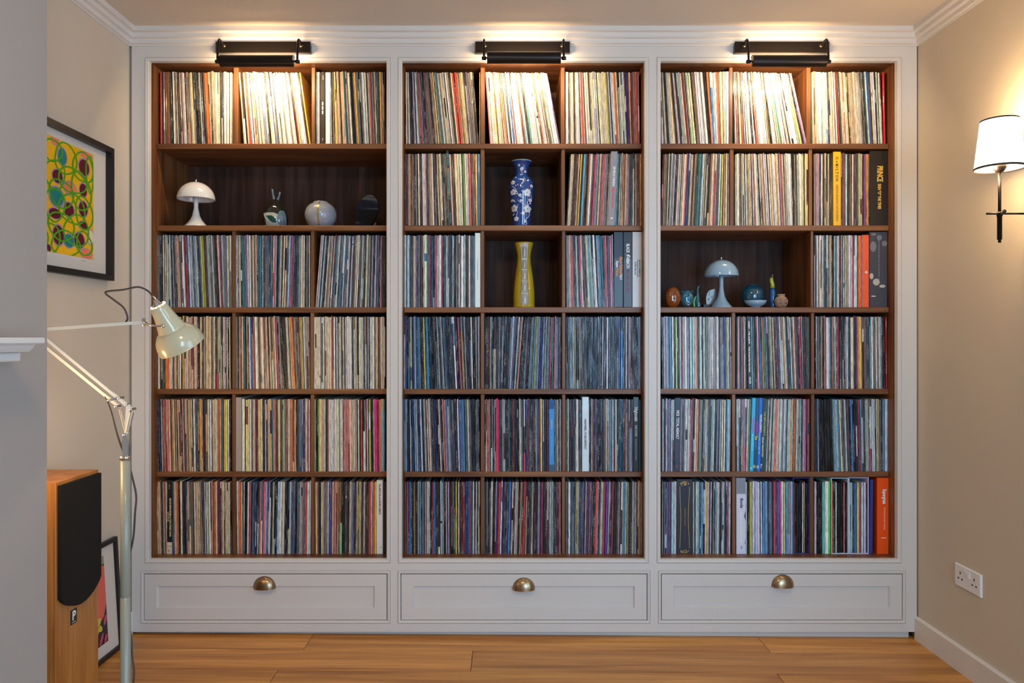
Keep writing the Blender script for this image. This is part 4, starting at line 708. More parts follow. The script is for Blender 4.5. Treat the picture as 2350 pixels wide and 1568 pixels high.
bs(1745, 1753.7, 914, 4, '1c4652', 'dark green-blue box spine with olive and cream capitals, right bay', 5.2, [("THE REPLACEMENTS", 972, 56, 3.8, 'a8a850', 1.5), ("DEAD MAN'S POP", 1026, 46, 3.6, 'c8d0a0', -1), (':.', 1070, 10, 5, 'f0f4f8', -2)])
r_, q = bs(1552.6, 1589.6, 1100, 5, '1c2232', 'very wide black box with gold ornament at both ends, bottom row', 0, [('|poem of a', 1187, 40, 4.0, '8a6a30', 1), ('|in', 1228, 26, 2, '4a4440', 1)])
x0, x1, z0, zt, y0, f, L, H = q; cx = (x0+x1)/2
pol = []; rgd = random.Random(2)
for (zc, n_) in ((zt-.019, 1), (z0+.015, -1)):
    for i in range(9):
        a = (i-4)/4; pol.append(circ(cx+a*.0165, zc+n_*(.006-.006*a*a)-.001, .0035, .0026+.0025*(1-abs(a)), 10))
    for i in range(7): pol.append(circ(cx+rgd.uniform(-.015, .015), zc+rgd.uniform(-.009, .003), .0030, .0018, 8))
for s in (-1, 1):
    p1 = []; p2 = []
    for i in range(13):
        t = i/12; zz = z0+.025+(H-.058)*t; xx = cx+s*(.0205-.0045*math.cos((t-.5)*2*PI)*.5-.002)
        p1.append((xx-.0009, zz)); p2.append((xx+.0009, zz))
    pol.append(p1+p2[::-1])
deco(r_, M['gold'], pol, y0, 'gold_ornament')
r_, q = bs(1690, 1711.4, 1098, 5, 'b4b6c8', 'silver-grey box spine with bold dark name, bottom row of right bay', 0, [('Blondie', 1155, 22, 6.6, '242830', 1), ('AGAINST THE ODDS 1974-1982', 1209, 72, 4.8, 'dcdce8', 0), ('BLONDIE', 1257, 7, 2.6, '404450', 1)])
x0, x1, z0, zt, y0, f, L, H = q
mb = MB(); mb.box(x0+.001, x1-.001, y0-.0004, y0, zt-.068, zt-.001); mb.build('cover_print', mat('speckled_silver', hx('7c8494', 1.2), .5, var=.35, scale=500), r_)
deco(r_, pm('dark_print', '303440'), [[(x1-.001, zf(1181)), (x1-.001, zf(1206)), (x1-.007, zf(1195))], [(x1-.001, zf(1246)), (x1-.001, zf(1262)), (x1-.004, zf(1260))]], y0, 'emblem', True)  # two dark triangles at the spine's right edge
r_, q = bs(2013, 2042, 1094, 5, 'f04606', 'bright orange box with white lettering, right end of bottom row', 0, [('Supergrass', 1140, 34, 8.6, 'f4f4f0', 2), ('THE STRANGE ONES 1994-2008', 1190, 52, 3.4, 'f0a890', 2)], k=1.4)
x0, x1, z0, zt, y0, f, L, H = q
text_mesh('SUPERGRASS', .0052, pm('ink_w', 'f4e4dc'), lambda x, y_: ((x0+x1)/2+x, y0-.0004, zf(1246)+y_), r_, width=.020)
r_, q = bs(1995.2, 2002.5, 1101, 5, '283890', 'thin navy box leaning beside the bright orange box, bottom row', 2)
# slipcases: open-fronted card boxes
for (a, b, pyt, h, lb) in ((1820, 1858, 1096.5, '2a3a7c', 'navy card slipcase holding dark record spines, bottom row of right bay'),
                          (1907.5, 1947.3, 1097, 'b8d0ec', 'pale blue card slipcase holding black record spines, bottom row'),
                          (1947.8, 1993.6, 1096, 'c4c4e4', 'lilac-white card slipcase of mixed bright spines, bottom row of right bay')):
    y0 = YR-.001; f = (D0+y0)/F; x0, x1 = (a-VX)*f, (b-VX)*f; z0 = OZ0; z1 = CZ-(pyt-VY)*f; w = .0028
    root = thing('record_slipcase', lb, 'slipcase', ((x0+x1)/2, y0+.15, z0), 'record slipcases in the bottom row of the right bay')
    mb = MB(); mb.box(x0, x0+w, y0, .396, z0, z1); mb.box(x1-w, x1, y0, .396, z0, z1); mb.box(x0+w, x1-w, y0, .396, z1-w, z1); mb.box(x0+w, x1-w, y0, .396, z0, z0+w)
    mb.build('case', pm('case_'+h, h, 1.2), root)

# ------------------------------------------------------------ things standing in the open compartments
def mushroom_lamp(cx, D, zb, m, R, zs, ztp, rb, label, bulbm=None):
    c = Vector((cx, D-D0, zb)); root = thing('mushroom_lamp', label, 'lamp', c)
    h = ztp-zb; zr = zs-zb
    prof = [(rb, 0), (rb, .004), (rb*.93, .008), (rb*.74, .018), (rb*.52, .032), (rb*.34, .050), (rb*.235, .075), (rb*.19, zr*.70), (rb*.20, zr*.9), (rb*.25, zr+.012)]
    MB().lathe([(0, 0)]+prof+[(0, zr+.012)], c, 36).build('base', m, root)
    dome = [(R*math.cos(a), zr+(h-.008-zr)*math.sin(a)) for a in [PI/2*i/14 for i in range(15)]]
    inner = [(max(0, r-.0022), z-.0018) for r, z in dome][::-1]
    MB().lathe(dome+inner+[(R-.0022, zr), (R, zr)], c, 48).build('lamp_shade', m, root)
    MB().lathe([(0, h-.009), (.0035, h-.009), (.003, h-.004), (.0045, h-.001), (.0045, h+.002), (.002, h+.005), (0, h+.005)], c, 16).build('finial', M['chrome'], root)
    return root
f1 = 3.245
mushroom_lamp(X(450, f1), f1, ZS[1], M['whiteceramic'], 41.5*f1/F, Z(458, f1), Z(414, f1), 26*f1/F, 'white mushroom table lamp on second shelf of left bay')
rl = mushroom_lamp(X(1655.5, f1), f1, ZS[2], M['bluegloss'], 38.5*f1/F, Z(634, f1), Z(592, f1), 24*f1/F, 'pale blue mushroom table lamp on third shelf of right bay')
MB().lathe([(0, .0), (.026, 0), (.026, .006), (0, .006)], (X(1655.5, f1), f1-D0-.004, ZS[2]), 20).build('charging_foot', M['bluegloss'], rl)

# glass bud vase with two necks
D = 3.27; c = Vector((X(632, D), D-D0, ZS[1])); g = D/F
M['dglass'] = mat('dark_marbled_glass', (0.016, 0.016, 0.013), 0.06, coat=1.0)
M['wglass'] = mat('pale_swirl_glass', (0.35, 0.40, 0.36), 0.08, coat=1.0)
M['bglass'] = mat('blue_grey_glass', (0.10, 0.17, 0.22), 0.08, coat=1.0)
M['cglass'] = mat('clear_glass', (0.8, 0.85, 0.85), 0.03, trans=1.0)
root = thing('glass_bud_vase', 'pear-shaped marbled glass bud vase with two thin necks, left bay', 'vase', c)
M['dglass'].node_tree.nodes['Principled BSDF'].inputs['Coat Weight'].default_value = .4
body = [(0, .0), (20, 0), (25, 4), (28.5, 14), (28, 26), (24, 40), (17, 52), (10, 60), (5.5, 66), (0, 67)]
body = sp(body, 3)
MB().lathe([(r*g, z*g) for r, z in body], c, 36).build('body', M['dglass'], root)
def patch(poly, rad):  # swirl of coloured glass laid over the body front
    mb = MB(); n = len(poly)
    def rz(z):
        for (r0, z0_), (r1, z1_) in zip(body[1:-1], body[2:]):
            if z0_ <= z <= z1_+1e-6: return (r0+(r1-r0)*(z-z0_)/max(1e-6, z1_-z0_))
        return 20
    vs = []
    # grid strips between left and right edges
    fine = []
    for p, q_ in zip(poly[:-1], poly[1:]): fine += [tuple(p[i]+(q_[i]-p[i])*t/5 for i in range(3)) for t in range(5)]
    poly = fine+[poly[-1]]; N = len(poly)
    for (z, xa, xb) in poly:
        for k in range(9):
            x_ = xa+(xb-xa)*k/8; r = (rz(z)+.7)*rad; x_ = max(-r*.999, min(r*.999, x_)); vs.append((c.x+x_*g, c.y-math.sqrt(max(0, r*r-x_*x_))*g, c.z+z*g))
    fs = [(i*9+k, i*9+k+1, (i+1)*9+k+1, (i+1)*9+k) for i in range(N-1) for k in range(8)]
    mb.add(vs, fs, 0, True); return mb
patch([(1, -14, 22), (8, -14, 27), (14, -13, 27.5), (20, -16, 27), (26, -19, 20), (32, -22, 4)], 1).build('swirl', M['wglass'], root)
patch([(4, 16, 26), (12, 12, 28), (22, 12, 28), (32, 14, 26), (38, 17, 23)], 1).build('swirl', M['bglass'], root)
patch([(9, 2, 10), (14, -4, 12), (20, -9, 8), (25, -14, 0)], 1.015).build('swirl', mat('green_swirl', (0.01, .06, .05), .1), root)
MB().tube([c+Vector((-2*g, 0, 62*g)), c+Vector((-5*g, 0, 76*g)), c+Vector((-7*g, 0, 90*g))], [3.4*g, 2.2*g, 2.8*g], 10, caps=False).build('neck', M['bglass'], root)
MB().tube([c+Vector((3*g, .004, 60*g)), c+Vector((7*g, .008, 74*g)), c+Vector((9*g, .010, 84*g))], [3.4*g, 2.2*g, 2.8*g], 10, caps=False).build('neck', M['bglass'], root)

# white spherical vase
D = 3.27; c = Vector((X(736, D), D-D0, ZS[1])); g = D/F
M['pearl'] = mat('pearly_white_glaze', (0.30, 0.32, 0.37), 0.3, var=.18, scale=70, coat=.5)
root = thing('round_vase', 'white speckled globe vase with gold stripe on second shelf', 'vase', c)
pr = [(0, 0), (17, 0), (25, 5), (32, 15), (35.5, 27), (35, 37), (31, 47), (24, 54), (17, 58.5), (15.5, 60.5), (14.5, 60.5), (15, 57), (20, 50), (0, 40)]
MB().lathe(sp([(r*g, z*g) for r, z in pr]), c, 48).build('body', M['pearl'], root)
def strip_on(prof, c, xs, g, m, root, name, wd=1.0):
    mb = MB(); vs = []; P_ = [p for p in prof if p[0] > 0][:9]
    for i, (r, z) in enumerate(P_):
        for s in (-1, 1):
            x_ = xs+s*wd*(0.4+.8*math.sin(PI*i/(len(P_)-1))); rr = r+.8; x_ = max(-rr*.99, min(rr*.99, x_)); vs.append((c.x+x_*g, c.y-math.sqrt(rr*rr-x_*x_)*g, c.z+z*g))
    mb.add(vs, [(2*i, 2*i+1, 2*i+3, 2*i+2) for i in range(len(P_)-1)], 0, True); return mb.build(name, m, root)
strip_on(pr, c, 2.5, g, mat('gold_band', (0.34, 0.27, 0.10), .3, .5), root, 'stripe', 1.9)

# agate slice on its side
D = 3.27; c = Vector((X(842, D), D-D0, ZS[1])); g = D/F
def agate():
    m, t, b = nmat('banded_agate'); n = t.nodes; L = t.links
    tc = n.new('ShaderNodeTexCoord'); mp = n.new('ShaderNodeMapping'); mp.inputs['Rotation'].default_value = (0, .25, 0); mp.inputs['Scale'].default_value = (4, 1, 38)
    L.new(tc.outputs['Object'], mp.inputs['Vector']); w = n.new('ShaderNodeTexNoise'); w.inputs['Scale'].default_value = 1; w.inputs['Detail'].default_value = 1.5; L.new(mp.outputs[0], w.inputs['Vector'])
    cr = n.new('ShaderNodeValToRGB'); e = cr.color_ramp.elements; e[0].position = .44; e[0].color = (.002, .002, .004, 1); e[1].position = .58; e[1].color = (.06, .07, .075, 1); q = e.new(.52); q.color = (.004, .010, .022, 1)
    L.new(w.outputs['Fac'], cr.inputs['Fac']); L.new(cr.outputs[0], b.inputs['Base Color']); b.inputs['Roughness'].default_value = .65; b.inputs['Specular IOR Level'].default_value = .12; return m
root = thing('agate_slice', 'dark banded oval agate slice propped upright at right of second shelf', 'ornament', c)
mb = MB(); ring_ = []; n = 40
for i in range(n):
    a = 2*PI*i/n; u = 24*math.cos(a)*(1+.05*math.sin(3*a)); v = 41*math.sin(a)*(1+.03*math.cos(2*a+1))
    th = -.36; ring_.append((u*math.cos(th)-v*math.sin(th), max(0, 37+u*math.sin(th)+v*math.cos(th))))
mb.prism([(c.x+u*g, c.z+v*g) for u, v in ring_], c.y-.008, c.y+.008, lambda u, v, t: (u, t, v)); mb.build('slice', agate(), root)
mb = MB(); mb.prism([(c.x-8*g, c.z), (c.x+16*g, c.z), (c.x+20*g, c.z+14*g), (c.x+18*g, c.z+14*g), (c.x+12*g, c.z+3*g), (c.x-8*g, c.z+3*g)], c.y+.009, c.y+.03, lambda u, v, t: (u, t, v)); mb.build('stand', mat('amber_stand', (.25, .12, .05), .3), root)

# blue and white blossom vase
D = 3.255; c = Vector((X(1197, D), D-D0, ZS[1])); g = D/F
M['cobalt'] = mat('cobalt_glaze', (0.014, 0.055, 0.24), 0.12, var=.35, scale=45, coat=.8)
M['blossom'] = mat('white_slip', (0.62, 0.66, 0.72), 0.25, coat=.5)
root = thing('blossom_vase', 'tall cobalt blue vase painted with white blossom branches', 'vase', c)
pr = [(0, 0), (18.5, 0), (19, 3), (20.5, 20), (24, 50), (27, 75), (28, 92), (26.5, 104), (20.5, 113), (15.5, 119), (14.5, 126), (15, 134), (18, 143), (22, 149), (22.5, 151.5), (21, 152), (17, 145), (13, 134), (0, 120)]
MB().lathe(sp([(r*g, z*g) for r, z in pr]), c, 48).build('body', M['cobalt'], root)
MB().lathe([(21*g, 150.5*g), (23*g, 151*g), (23*g, 152.6*g), (20.5*g, 152.6*g)], c, 48).build('rim', mat('celadon_rim', (.35, .5, .5), .2), root)
def prr(z, pr=pr):
    for (r0, z0_), (r1, z1_) in zip(pr[1:15], pr[2:16]):
        if z0_ <= z <= z1_: return r0+(r1-r0)*(z-z0_)/max(1e-6, z1_-z0_)
    return 18
def onv(x_, z, e=.35):
    r = prr(z)+e; x_ = max(-r*.98, min(r*.98, x_)); return (c.x+x_*g, c.y-math.sqrt(r*r-x_*x_)*g, c.z+z*g)
fb = MB(); rgv = random.Random(4)
def flower(x_, z, R):
    for k in range(5):
        a = 2*PI*k/5+.3; cx_, cz_ = x_+R*.62*math.cos(a), z+R*.62*math.sin(a); n = 10
        vs = [onv(cx_, cz_, .5)]+[onv(cx_+R*.48*math.cos(2*PI*i/n), cz_+R*.48*math.sin(2*PI*i/n), .45) for i in range(n)]
        fb.add(vs, [(0, i+1, (i+1) % n+1) for i in range(n)], 0, True)
for (a, b_, R) in [(-19, 78, 6.5), (12, 76, 8), (-17, 42, 7.5), (13, 40, 8), (-12, 18, 5), (3, 30, 3.4), (-4, 70, 3.6), (19, 60, 4), (-20, 100, 4.5), (0, 132, 4), (8, 126, 3), (-6, 140, 2.6), (22, 92, 3.5), (-2, 58, 3), (-22, 60, 3), (8, 12, 3)]: flower(a, b_, R)
for _ in range(34):
    z_ = rgv.uniform(12, 112); flower(rgv.uniform(-22, 22), z_, rgv.uniform(1.0, 2.0))
fb.build('blossoms', M['blossom'], root)
bb = MB()
for pts in ([(12, 6), (9, 16), (16, 24), (17, 34), (13, 46), (20, 56), (22, 68), (14, 80), (-2, 92), (8, 104), (4, 112)], [(-8, 70), (-14, 84), (-22, 92)], [(13, 46), (0, 52), (-10, 60)], [(-14, 20), (-10, 34), (-18, 48)], [(2, 118), (0, 128), (6, 138)]):
    q = curve_pts([onv(a, b_, .5) for a, b_ in pts], 5); bb.tube(q, [.0013*(1-.55*i/len(q)) for i in range(len(q))], 6)
bb.build('branches', M['blossom'], root)

# yellow vase with spiral panel
D = 3.255; c = Vector((X(1202.5, D), D-D0, ZS[2])); g = D/F
root = thing('yellow_vase', 'mustard yellow waisted vase with white spiral-patterned panel', 'vase', c)
pr2 = [(0, 0), (23.5, 0), (24.2, 8), (24.2, 30), (22.5, 55), (19.5, 80), (16.5, 100), (15.2, 113), (15.8, 124), (18.3, 136), (21.3, 147), (20, 147.3), (14, 124), (0, 110)]
MB().lathe(sp([(r*g, z*g) for r, z in pr2]), c, 48).build('body', mat('mustard_glaze', (0.42, 0.30, 0.015), .28, coat=.4, var=.1, scale=30), root)
def onv2(x_, z, e=.3):
    r = 20
    for (r0, z0_), (r1, z1_) in zip(pr2[1:10], pr2[2:11]):
        if z0_ <= z <= z1_: r = r0+(r1-r0)*(z-z0_)/max(1e-6, z1_-z0_)
    r += e; x_ = max(-r*.98, min(r*.98, x_)); return (c.x+x_*g, c.y-math.sqrt(r*r-x_*x_)*g, c.z+z*g)
mb = MB(); vs = []; N = 24
for i in range(N+1):
    z = 1+145*i/N; w = 8.8-2.2*math.sin(PI*min(1, max(0, (z-20)/125)))
    for k in range(7): vs.append(onv2(.5-w+2*w*k/6+z*.0, z))
mb.add(vs, [(i*7+k, i*7+k+1, (i+1)*7+k+1, (i+1)*7+k) for i in range(N) for k in range(6)], 0, True); mb.build('panel', mat('ivory_panel', (.50, .49, .46), .4, var=.1, scale=80), root)
ln_ = MB()
for (z0_, z1_, w) in ((5, 30, 6.8), (34, 58, 6.2), (62, 84, 5.4), (88, 108, 4.6), (114, 138, 4.6)):
    pts = []; lo, hi, wx = z0_, z1_, w; xl, xr2 = -w+.5, w+.5
    step = w*.33; x0_, x1_, a, b_ = xl, xr2, lo, hi
    pts = [(x1_, b_), (x0_, b_), (x0_, a), (x1_, a), (x1_, b_-step*1.4), (x0_+step, b_-step*1.4), (x0_+step, a+step*1.4), (x1_-step, a+step*1.4), (x1_-step, b_-step*2.8), (x0_+step*2, b_-step*2.8), (x0_+step*2, a+step*3)]
    for p, q in zip(pts[:-1], pts[1:]):
        ln_.tube([onv2(p[0]+(q[0]-p[0])*t/4, p[1]+(q[1]-p[1])*t/4, .45) for t in range(5)], .00075, 5)
for s in (-1, 1):
    ln_.tube([onv2(.5+s*(8.8-2.2*math.sin(PI*min(1, max(0, (z-20)/125)))), z, .4) for z in range(2, 146, 8)], .0006, 5)
ln_.build('spiral_lines', mat('black_line', (.02, .02, .02), .5), root)

# right bay ornaments
M['amber'] = mat('amber_glass', (0.70, 0.20, 0.02), 0.08, trans=.75, coat=.6, ior=1.5)
M['blug'] = mat('iridescent_blue_glass', (0.02, 0.14, 0.22), 0.1, metal=.35, coat=.9)
M['grn'] = mat('green_glass', (0.10, 0.35, 0.05), 0.1, coat=.8)
D = 3.255; g = D/F
def mask(px, W_, H_, m, label, name, mouth, m2, ears=False):
    c = Vector((X(px, D), D-D0, ZS[2])); root = thing(name, label, 'figurine', c)
    body = MB(); nu, nv = 28, 18; vs = []
    for i in range(nv+1):
        v = -PI/2+PI*i/nv
        for k in range(nu):
            a = 2*PI*k/nu; x_ = math.cos(v)*math.cos(a); y_ = math.cos(v)*math.sin(a); z_ = math.sin(v)
            ex = 1.0 if not ears else (1.0+.10*max(0, z_)**2*(abs(x_) > .45))
            vs.append((c.x+x_*W_/2*g*ex, c.y+y_*.016, max(c.z, c.z+(z_+1)*H_/2*g+.0004)))
    fs = [(i*nu+k, i*nu+(k+1) % nu, (i+1)*nu+(k+1) % nu, (i+1)*nu+k) for i in range(nv) for k in range(nu)]
    body.add(vs, fs, 0, True); body.build('head', m, root)
    ft = MB()
    for s in (-1, 1):
        ft.lathe([(0, -.004), (.0035, -.003), (.0050, 0), (.0070, .0015), (.0078, .0005), (.0078, -.003)], (c.x+s*W_*.20*g, c.y-.0155, c.z+H_*.62*g), 18, axis=(0, -1, 0))
    ft.tube([(c.x, c.y-.015, c.z+H_*.72*g), (c.x, c.y-.019, c.z+H_*.52*g), (c.x, c.y-.021, c.z+H_*.40*g)], [.0015, .0025, .0042], 10)
    ft.build('face', m, root)
    mo = MB(); mw = W_*.26*g
    mo.tube([(c.x-mw, c.y-.0135, c.z+H_*.30*g), (c.x, c.y-.0165, c.z+H_*mouth*g), (c.x+mw, c.y-.0135, c.z+H_*.30*g)], [.0012, .0026, .0012], 8)
    mo.tube([(c.x-mw, c.y-.0135, c.z+H_*.30*g), (c.x, c.y-.0175, c.z+H_*.27*g), (c.x+mw, c.y-.0135, c.z+H_*.30*g)], .0012, 8)
    mo.build('mouth', m2, root)
    if ears:
        e = MB()
        for s in (-1, 1): e.lathe([(0, -.003), (.004, -.002), (.0052, 0), (.004, .002), (0, .003)], (c.x+s*W_*.38*g, c.y-.002, c.z+H_*.90*g), 14, axis=(0, -1, 0))
        e.build('ears', m, root)
    return root
mask(1545, 35, 48, M['amber'], 'amber glass oval face at left of third shelf, right bay', 'glass_figurine', .22, M['amber'])
mask(1577, 30, 42, M['blug'], 'blue glass grinning mask with ears beside the amber face', 'glass_figurine', .14, mat('silver_lustre', (.4, .45, .42), .15, .6), True)
# small glass bird figurine
c = Vector((X(1602, D), D-D0, ZS[2])); root = thing('glass_bird', 'slim blue-green glass bird figurine with bent neck, right of the mask', 'figurine', c)
MB().tube(curve_pts([c+Vector((1*g, 0, .0035)), c+Vector((-1*g, 0, 12*g)), c+Vector((-1*g, 0, 28*g)), c+Vector((-1*g, 0, 42*g)), c+Vector((1*g, 0, 49*g)), c+Vector((5*g, 0, 50.5*g))], 5), [.0115, .0120, .0120, .0118, .0112, .0105, .0098, .009, .0085, .008, .0072, .0065, .006, .0055, .005, .0046, .0043, .0042, .0042, .0042, .004, .0035, .003, .0022, .0015, .001], 14).build('body', M['blug'], root)
MB().tube(curve_pts([c+Vector((-8*g, .004, .004)), c+Vector((-9*g, .004, 14*g)), c+Vector((-6*g, .002, 24*g)), c+Vector((-3*g, 0, 28*g))], 4), [.006, .006, .0058, .0055, .0052, .005, .0048, .0044, .004, .0035, .003, .0025, .002], 12).build('wing', M['grn'], root)
# crystal block on black plinth
c = Vector((X(1631, 3.29), 3.29-D0, ZS[2])); g2 = 3.29/F; root = thing('crystal_block', 'clear crystal ornament with coloured flecks on a black plinth', 'ornament', c)
MB().box(c.x-19*g2, c.x+19*g2, c.y-.02, c.y+.02, c.z, c.z+8.5*g2).build('plinth', M['black'], root)
mb = MB(); q = [(-11, 8.5), (10, 8.5), (10, 44), (6, 44), (-4, 41), (-9, 35), (-12, 24)]
mb.prism([(c.x+u*g2, c.z+v*g2) for u, v in q], c.y-.009, c.y+.009, lambda u, v, t: (u, t, v)); mb.build('block', mat('swirled_crystal', (.42, .50, .52), .08, trans=.55, coat=.5), root)
mb = MB(); rgc = random.Random(8)
for i in range(9):
    a = rgc.uniform(-8, 7); b_ = rgc.uniform(12, 36); mb.tube([(c.x+a*g2, c.y-.0094, c.z+b_*g2), (c.x+(a+2)*g2, c.y-.0094, c.z+(b_+5)*g2)], [.0012, .0006], 6, i % 2)
mb.build('flecks', [mat('orange_fleck', (.5, .18, .04), .3), mat('teal_fleck', (.05, .25, .3), .3)], root)
# blue sphere vase + bowl
c = Vector((X(1727, 3.31), 3.31-D0, ZS[2])); g2 = 3.31/F; root = thing('globe_vase', 'glossy deep blue globe vase behind the pale blue bowl', 'vase', c)
pr = [(0, 6), (12, 6), (20, 12), (25, 24), (26, 34), (24, 44), (18, 51), (12, 55), (11, 56.5), (9.5, 56), (9.5, 50), (0, 45)]
MB().lathe(sp([(r*g2, (z-6)*g2*1.08) for r, z in pr]), c, 44).build('body', mat('peacock_glaze', (0.008, 0.075, 0.13), .07, coat=1.0, var=.4, scale=30), root)
c = Vector((X(1733.5, 3.235), 3.235-D0, ZS[2])); g2 = 3.235/F; root = thing('small_bowl', 'pale blue footed bowl in front of the blue globe vase', 'bowl', c)
c2 = c
MB().lathe([(r*g2, z*g2) for r, z in [(0, 0), (11, 0), (11, 2.5), (16, 4.5), (22, 9.5), (25.5, 16.5), (24.5, 16.5), (20, 9.5), (12, 6), (0, 5)]], c, 40).build('bowl', M['bluegloss'], root)
# tall blue and yellow glass bird
c = Vector((X(1773, 3.27), 3.27-D0, ZS[2])); g2 = 3.27/F; root = thing('glass_bottle_bird', 'tall blue glass bird with yellow neck and dark tip', 'figurine', c)
def segt(pts, rr, m, nm): MB().tube([c+Vector((a*g2, 0, z*g2)) for a, z in pts], [r*g2 for r in rr], 16).build(nm, m, root)
segt([(1, 0), (1, 3), (.5, 20), (0, 36), (-.5, 46)], [6.5, 7.2, 7.2, 6.2, 5.2], mat('cobalt_glass', (.01, .10, .35), .08, coat=1), 'body')
segt([(-.5, 46), (0, 53), (-2, 60), (-3, 66), (-1.5, 70)], [5.2, 4.6, 4.6, 4.4, 3.4], mat('lime_glass', (.35, .42, .02), .1, coat=1), 'neck')
segt([(-1.5, 70), (-1, 73), (-1, 77), (-1.5, 80)], [3.4, 3.0, 2.8, 1.6], mat('dark_tip', (.03, .015, .02), .1, coat=1), 'head')
# small pot with mask face
c = Vector((X(1792.5, 3.235), 3.235-D0, ZS[2])); g2 = 3.235/F; root = thing('face_pot', 'small tan ceramic pot with carved dark face, beside blue glass bird', 'pot', c)
MB().lathe([(r*g2, z*g2) for r, z in [(0, 0), (8, 0), (12, 4), (15, 12), (14.6, 18), (11, 24), (7.5, 26), (7, 27), (8.6, 28), (8.6, 31), (6, 31), (5.5, 26), (0, 22)]], c, 36).build('body', mat('unglazed_clay', (.36, .24, .17), .6, var=.15, scale=60), root)
mb = MB()
def onp(u, v): 
    r = 15.3*math.cos((v-14)/20); u = max(-r, min(r, u)); return (c.x+u*g2, c.y-math.sqrt(max(0, r*r-u*u))*g2, c.z+v*g2)
for s in (-1, 1):
    mb.tube([onp(s*8, 18.5), onp(s*5, 17), onp(s*2, 18)], .0007, 5); mb.tube([onp(s*8, 17), onp(s*5, 13.8), onp(s*2, 15)], .0007, 5)
    for k in range(3): mb.tube([onp(s*(4+2*k), 12.5), onp(s*(4+1.8*k), 7.5)], .0006, 5)
    mb.tube([onp(s*1, 16), onp(s*2, 10), onp(s*.5, 9.5)], .0006, 5)
mb.tube([onp(-3, 5.5), onp(0, 4.5), onp(3, 5.5)], .0010, 5); mb.tube([onp(-9, 20.5), onp(-4, 22), onp(0, 21), onp(4, 22), onp(9, 20.5)], .0007, 5)
mb.build('carved_face', mat('dark_glaze', (.05, .025, .02), .5), root)

# ------------------------------------------------------------ picture lights
def picture_light(pxc, sx, tilt, label):
    cx = xf(pxc); zc = 2.489; root = thing('picture_light', label, 'light', (cx, -.01, zc), 'picture lights over the three bays')
    mb = MB(); mb.frustum_box(cx-.200, cx+.200, zc-.024, zc+.024, -.022, 0, .002); mb.build('backplate', M['bronze'], root)
    yS, zS = -.088, (2.417 if abs(cx-xf(1199)) < .01 else 2.403); R = .0255; Ls = .151
    sh = MB(); n = 16; a0, a1 = math.radians(60), math.radians(262)   # shell on the room side, open to the wall
    for rr, fl in ((R, 1), (R-.0015, -1)):
        vs = []
        for x_ in (cx+sx-Ls, cx+sx+Ls):
            for i in range(n+1):
                a = a0+(a1-a0)*i/n; vs.append((x_, yS+rr*math.cos(a), zS+rr*math.sin(a)))
        sh.add(vs, [(i, i+1, n+2+i, n+1+i) for i in range(n)], 0, True)
    for x_ in (cx+sx-Ls, cx+sx+Ls):
        sh.prism([(yS+R*math.cos(a0+(a1-a0)*i/n), zS+R*math.sin(a0+(a1-a0)*i/n)) for i in range(n+1)], x_-.001, x_+.001, lambda u, v, t: (t, u, v))
    sh.build('lamp_shade', M['bronze'], root, fixn=False)
    for s in (-1, 1):
        ex = cx+sx+s*(Ls+.014); px_ = cx+sx+s*(Ls+.012)
        MB().tube(curve_pts([(px_, -.022, zc+.004), (ex, -.045, zc+.010), (ex, -.075, zc+.007), (ex, yS, zS+.028), (ex, yS, zS)], 5), .0048, 10).build('arm', M['bronze'], root)
        MB().lathe([(0, -.010), (.0075, -.009), (.0085, 0), (.0075, .009), (0, .010)], (ex, yS, zS-.001), 14, axis=(1, 0, 0)).build('knuckle', M['bronze'], root)
        MB().tube([(ex, yS, zS), (cx+sx+s*Ls, yS, zS)], .004, 8).build('spigot', M['brass'], root)
        MB().lathe([(0, 0), (.008, 0), (.006, .006), (0, .006)], (px_, -.022, zc+.004), 12, axis=(0, -1, 0)).build('rosette', M['brass'], root)
    MB().tube([(cx+sx-Ls+.008, yS, zS+.002), (cx+sx+Ls-.008, yS, zS+.002)], .0055, 10).build('tube_bulb', M['tube'], root)
    return cx+sx, yS, zS
for pxc, sx, tl, e, lb in ((607, 0.0, 0, 1.0, 'dark bronze picture light over the left bay'), (1199, .004, 0, .85, 'dark bronze picture light over the middle bay'), (1791, 0.0, 0, 1.0, 'dark bronze picture light over the right bay')):
    lx, ly, lz = picture_light(pxc, sx+(.0 if pxc == 1199 else (.0)), 0, lb)
    area('picture_light_tube', (lx, ly+.012, lz), (math.radians(50), 0, 0), .27, .016, 4.0*e, (1, .72, .43))
    area('picture_light_upward', (lx, ly+.012, lz+.006), (math.radians(125), 0, 0), .27, .012, 1.5*e, WARM)

# ------------------------------------------------------------ wall sconce
D = 2.42; cx, cy = X(2294, D), D-D0; root = thing('wall_sconce', 'lit white shade wall lamp on dark stem, right wall', 'lamp', (cx, cy, Z(557, D)))
z0, z1, r0, r1 = Z(388, D), Z(276, D), .0735, .0555
MB().lathe([(r0, z0), (r1, z1), (r1-.0012, z1), (r0-.0012, z0), (r0, z0)], (cx, cy, 0), 48).build('lamp_shade', M['shade'], root)
tb = mat('shade_binding', (.035, .026, .02), .7)
MB().lathe([(r0+.0008, z0-.001), (r0+.0004, z0+.006), (r0-.0016, z0+.006), (r0-.0016, z0-.001), (r0+.0008, z0-.001)], (cx, cy, 0), 48).build('bottom_trim', tb, root)
MB().lathe([(r1+.0008, z1-.004), (r1+.0004, z1+.001), (r1-.0016, z1+.001), (r1-.0016, z1-.004), (r1+.0008, z1-.004)], (cx, cy, 0), 48).build('top_trim', tb, root)
MB().tube([(cx, cy, Z(500, D)), (cx, cy, z0-.004)], .0048, 12).build('stem', M['bronze'], root)
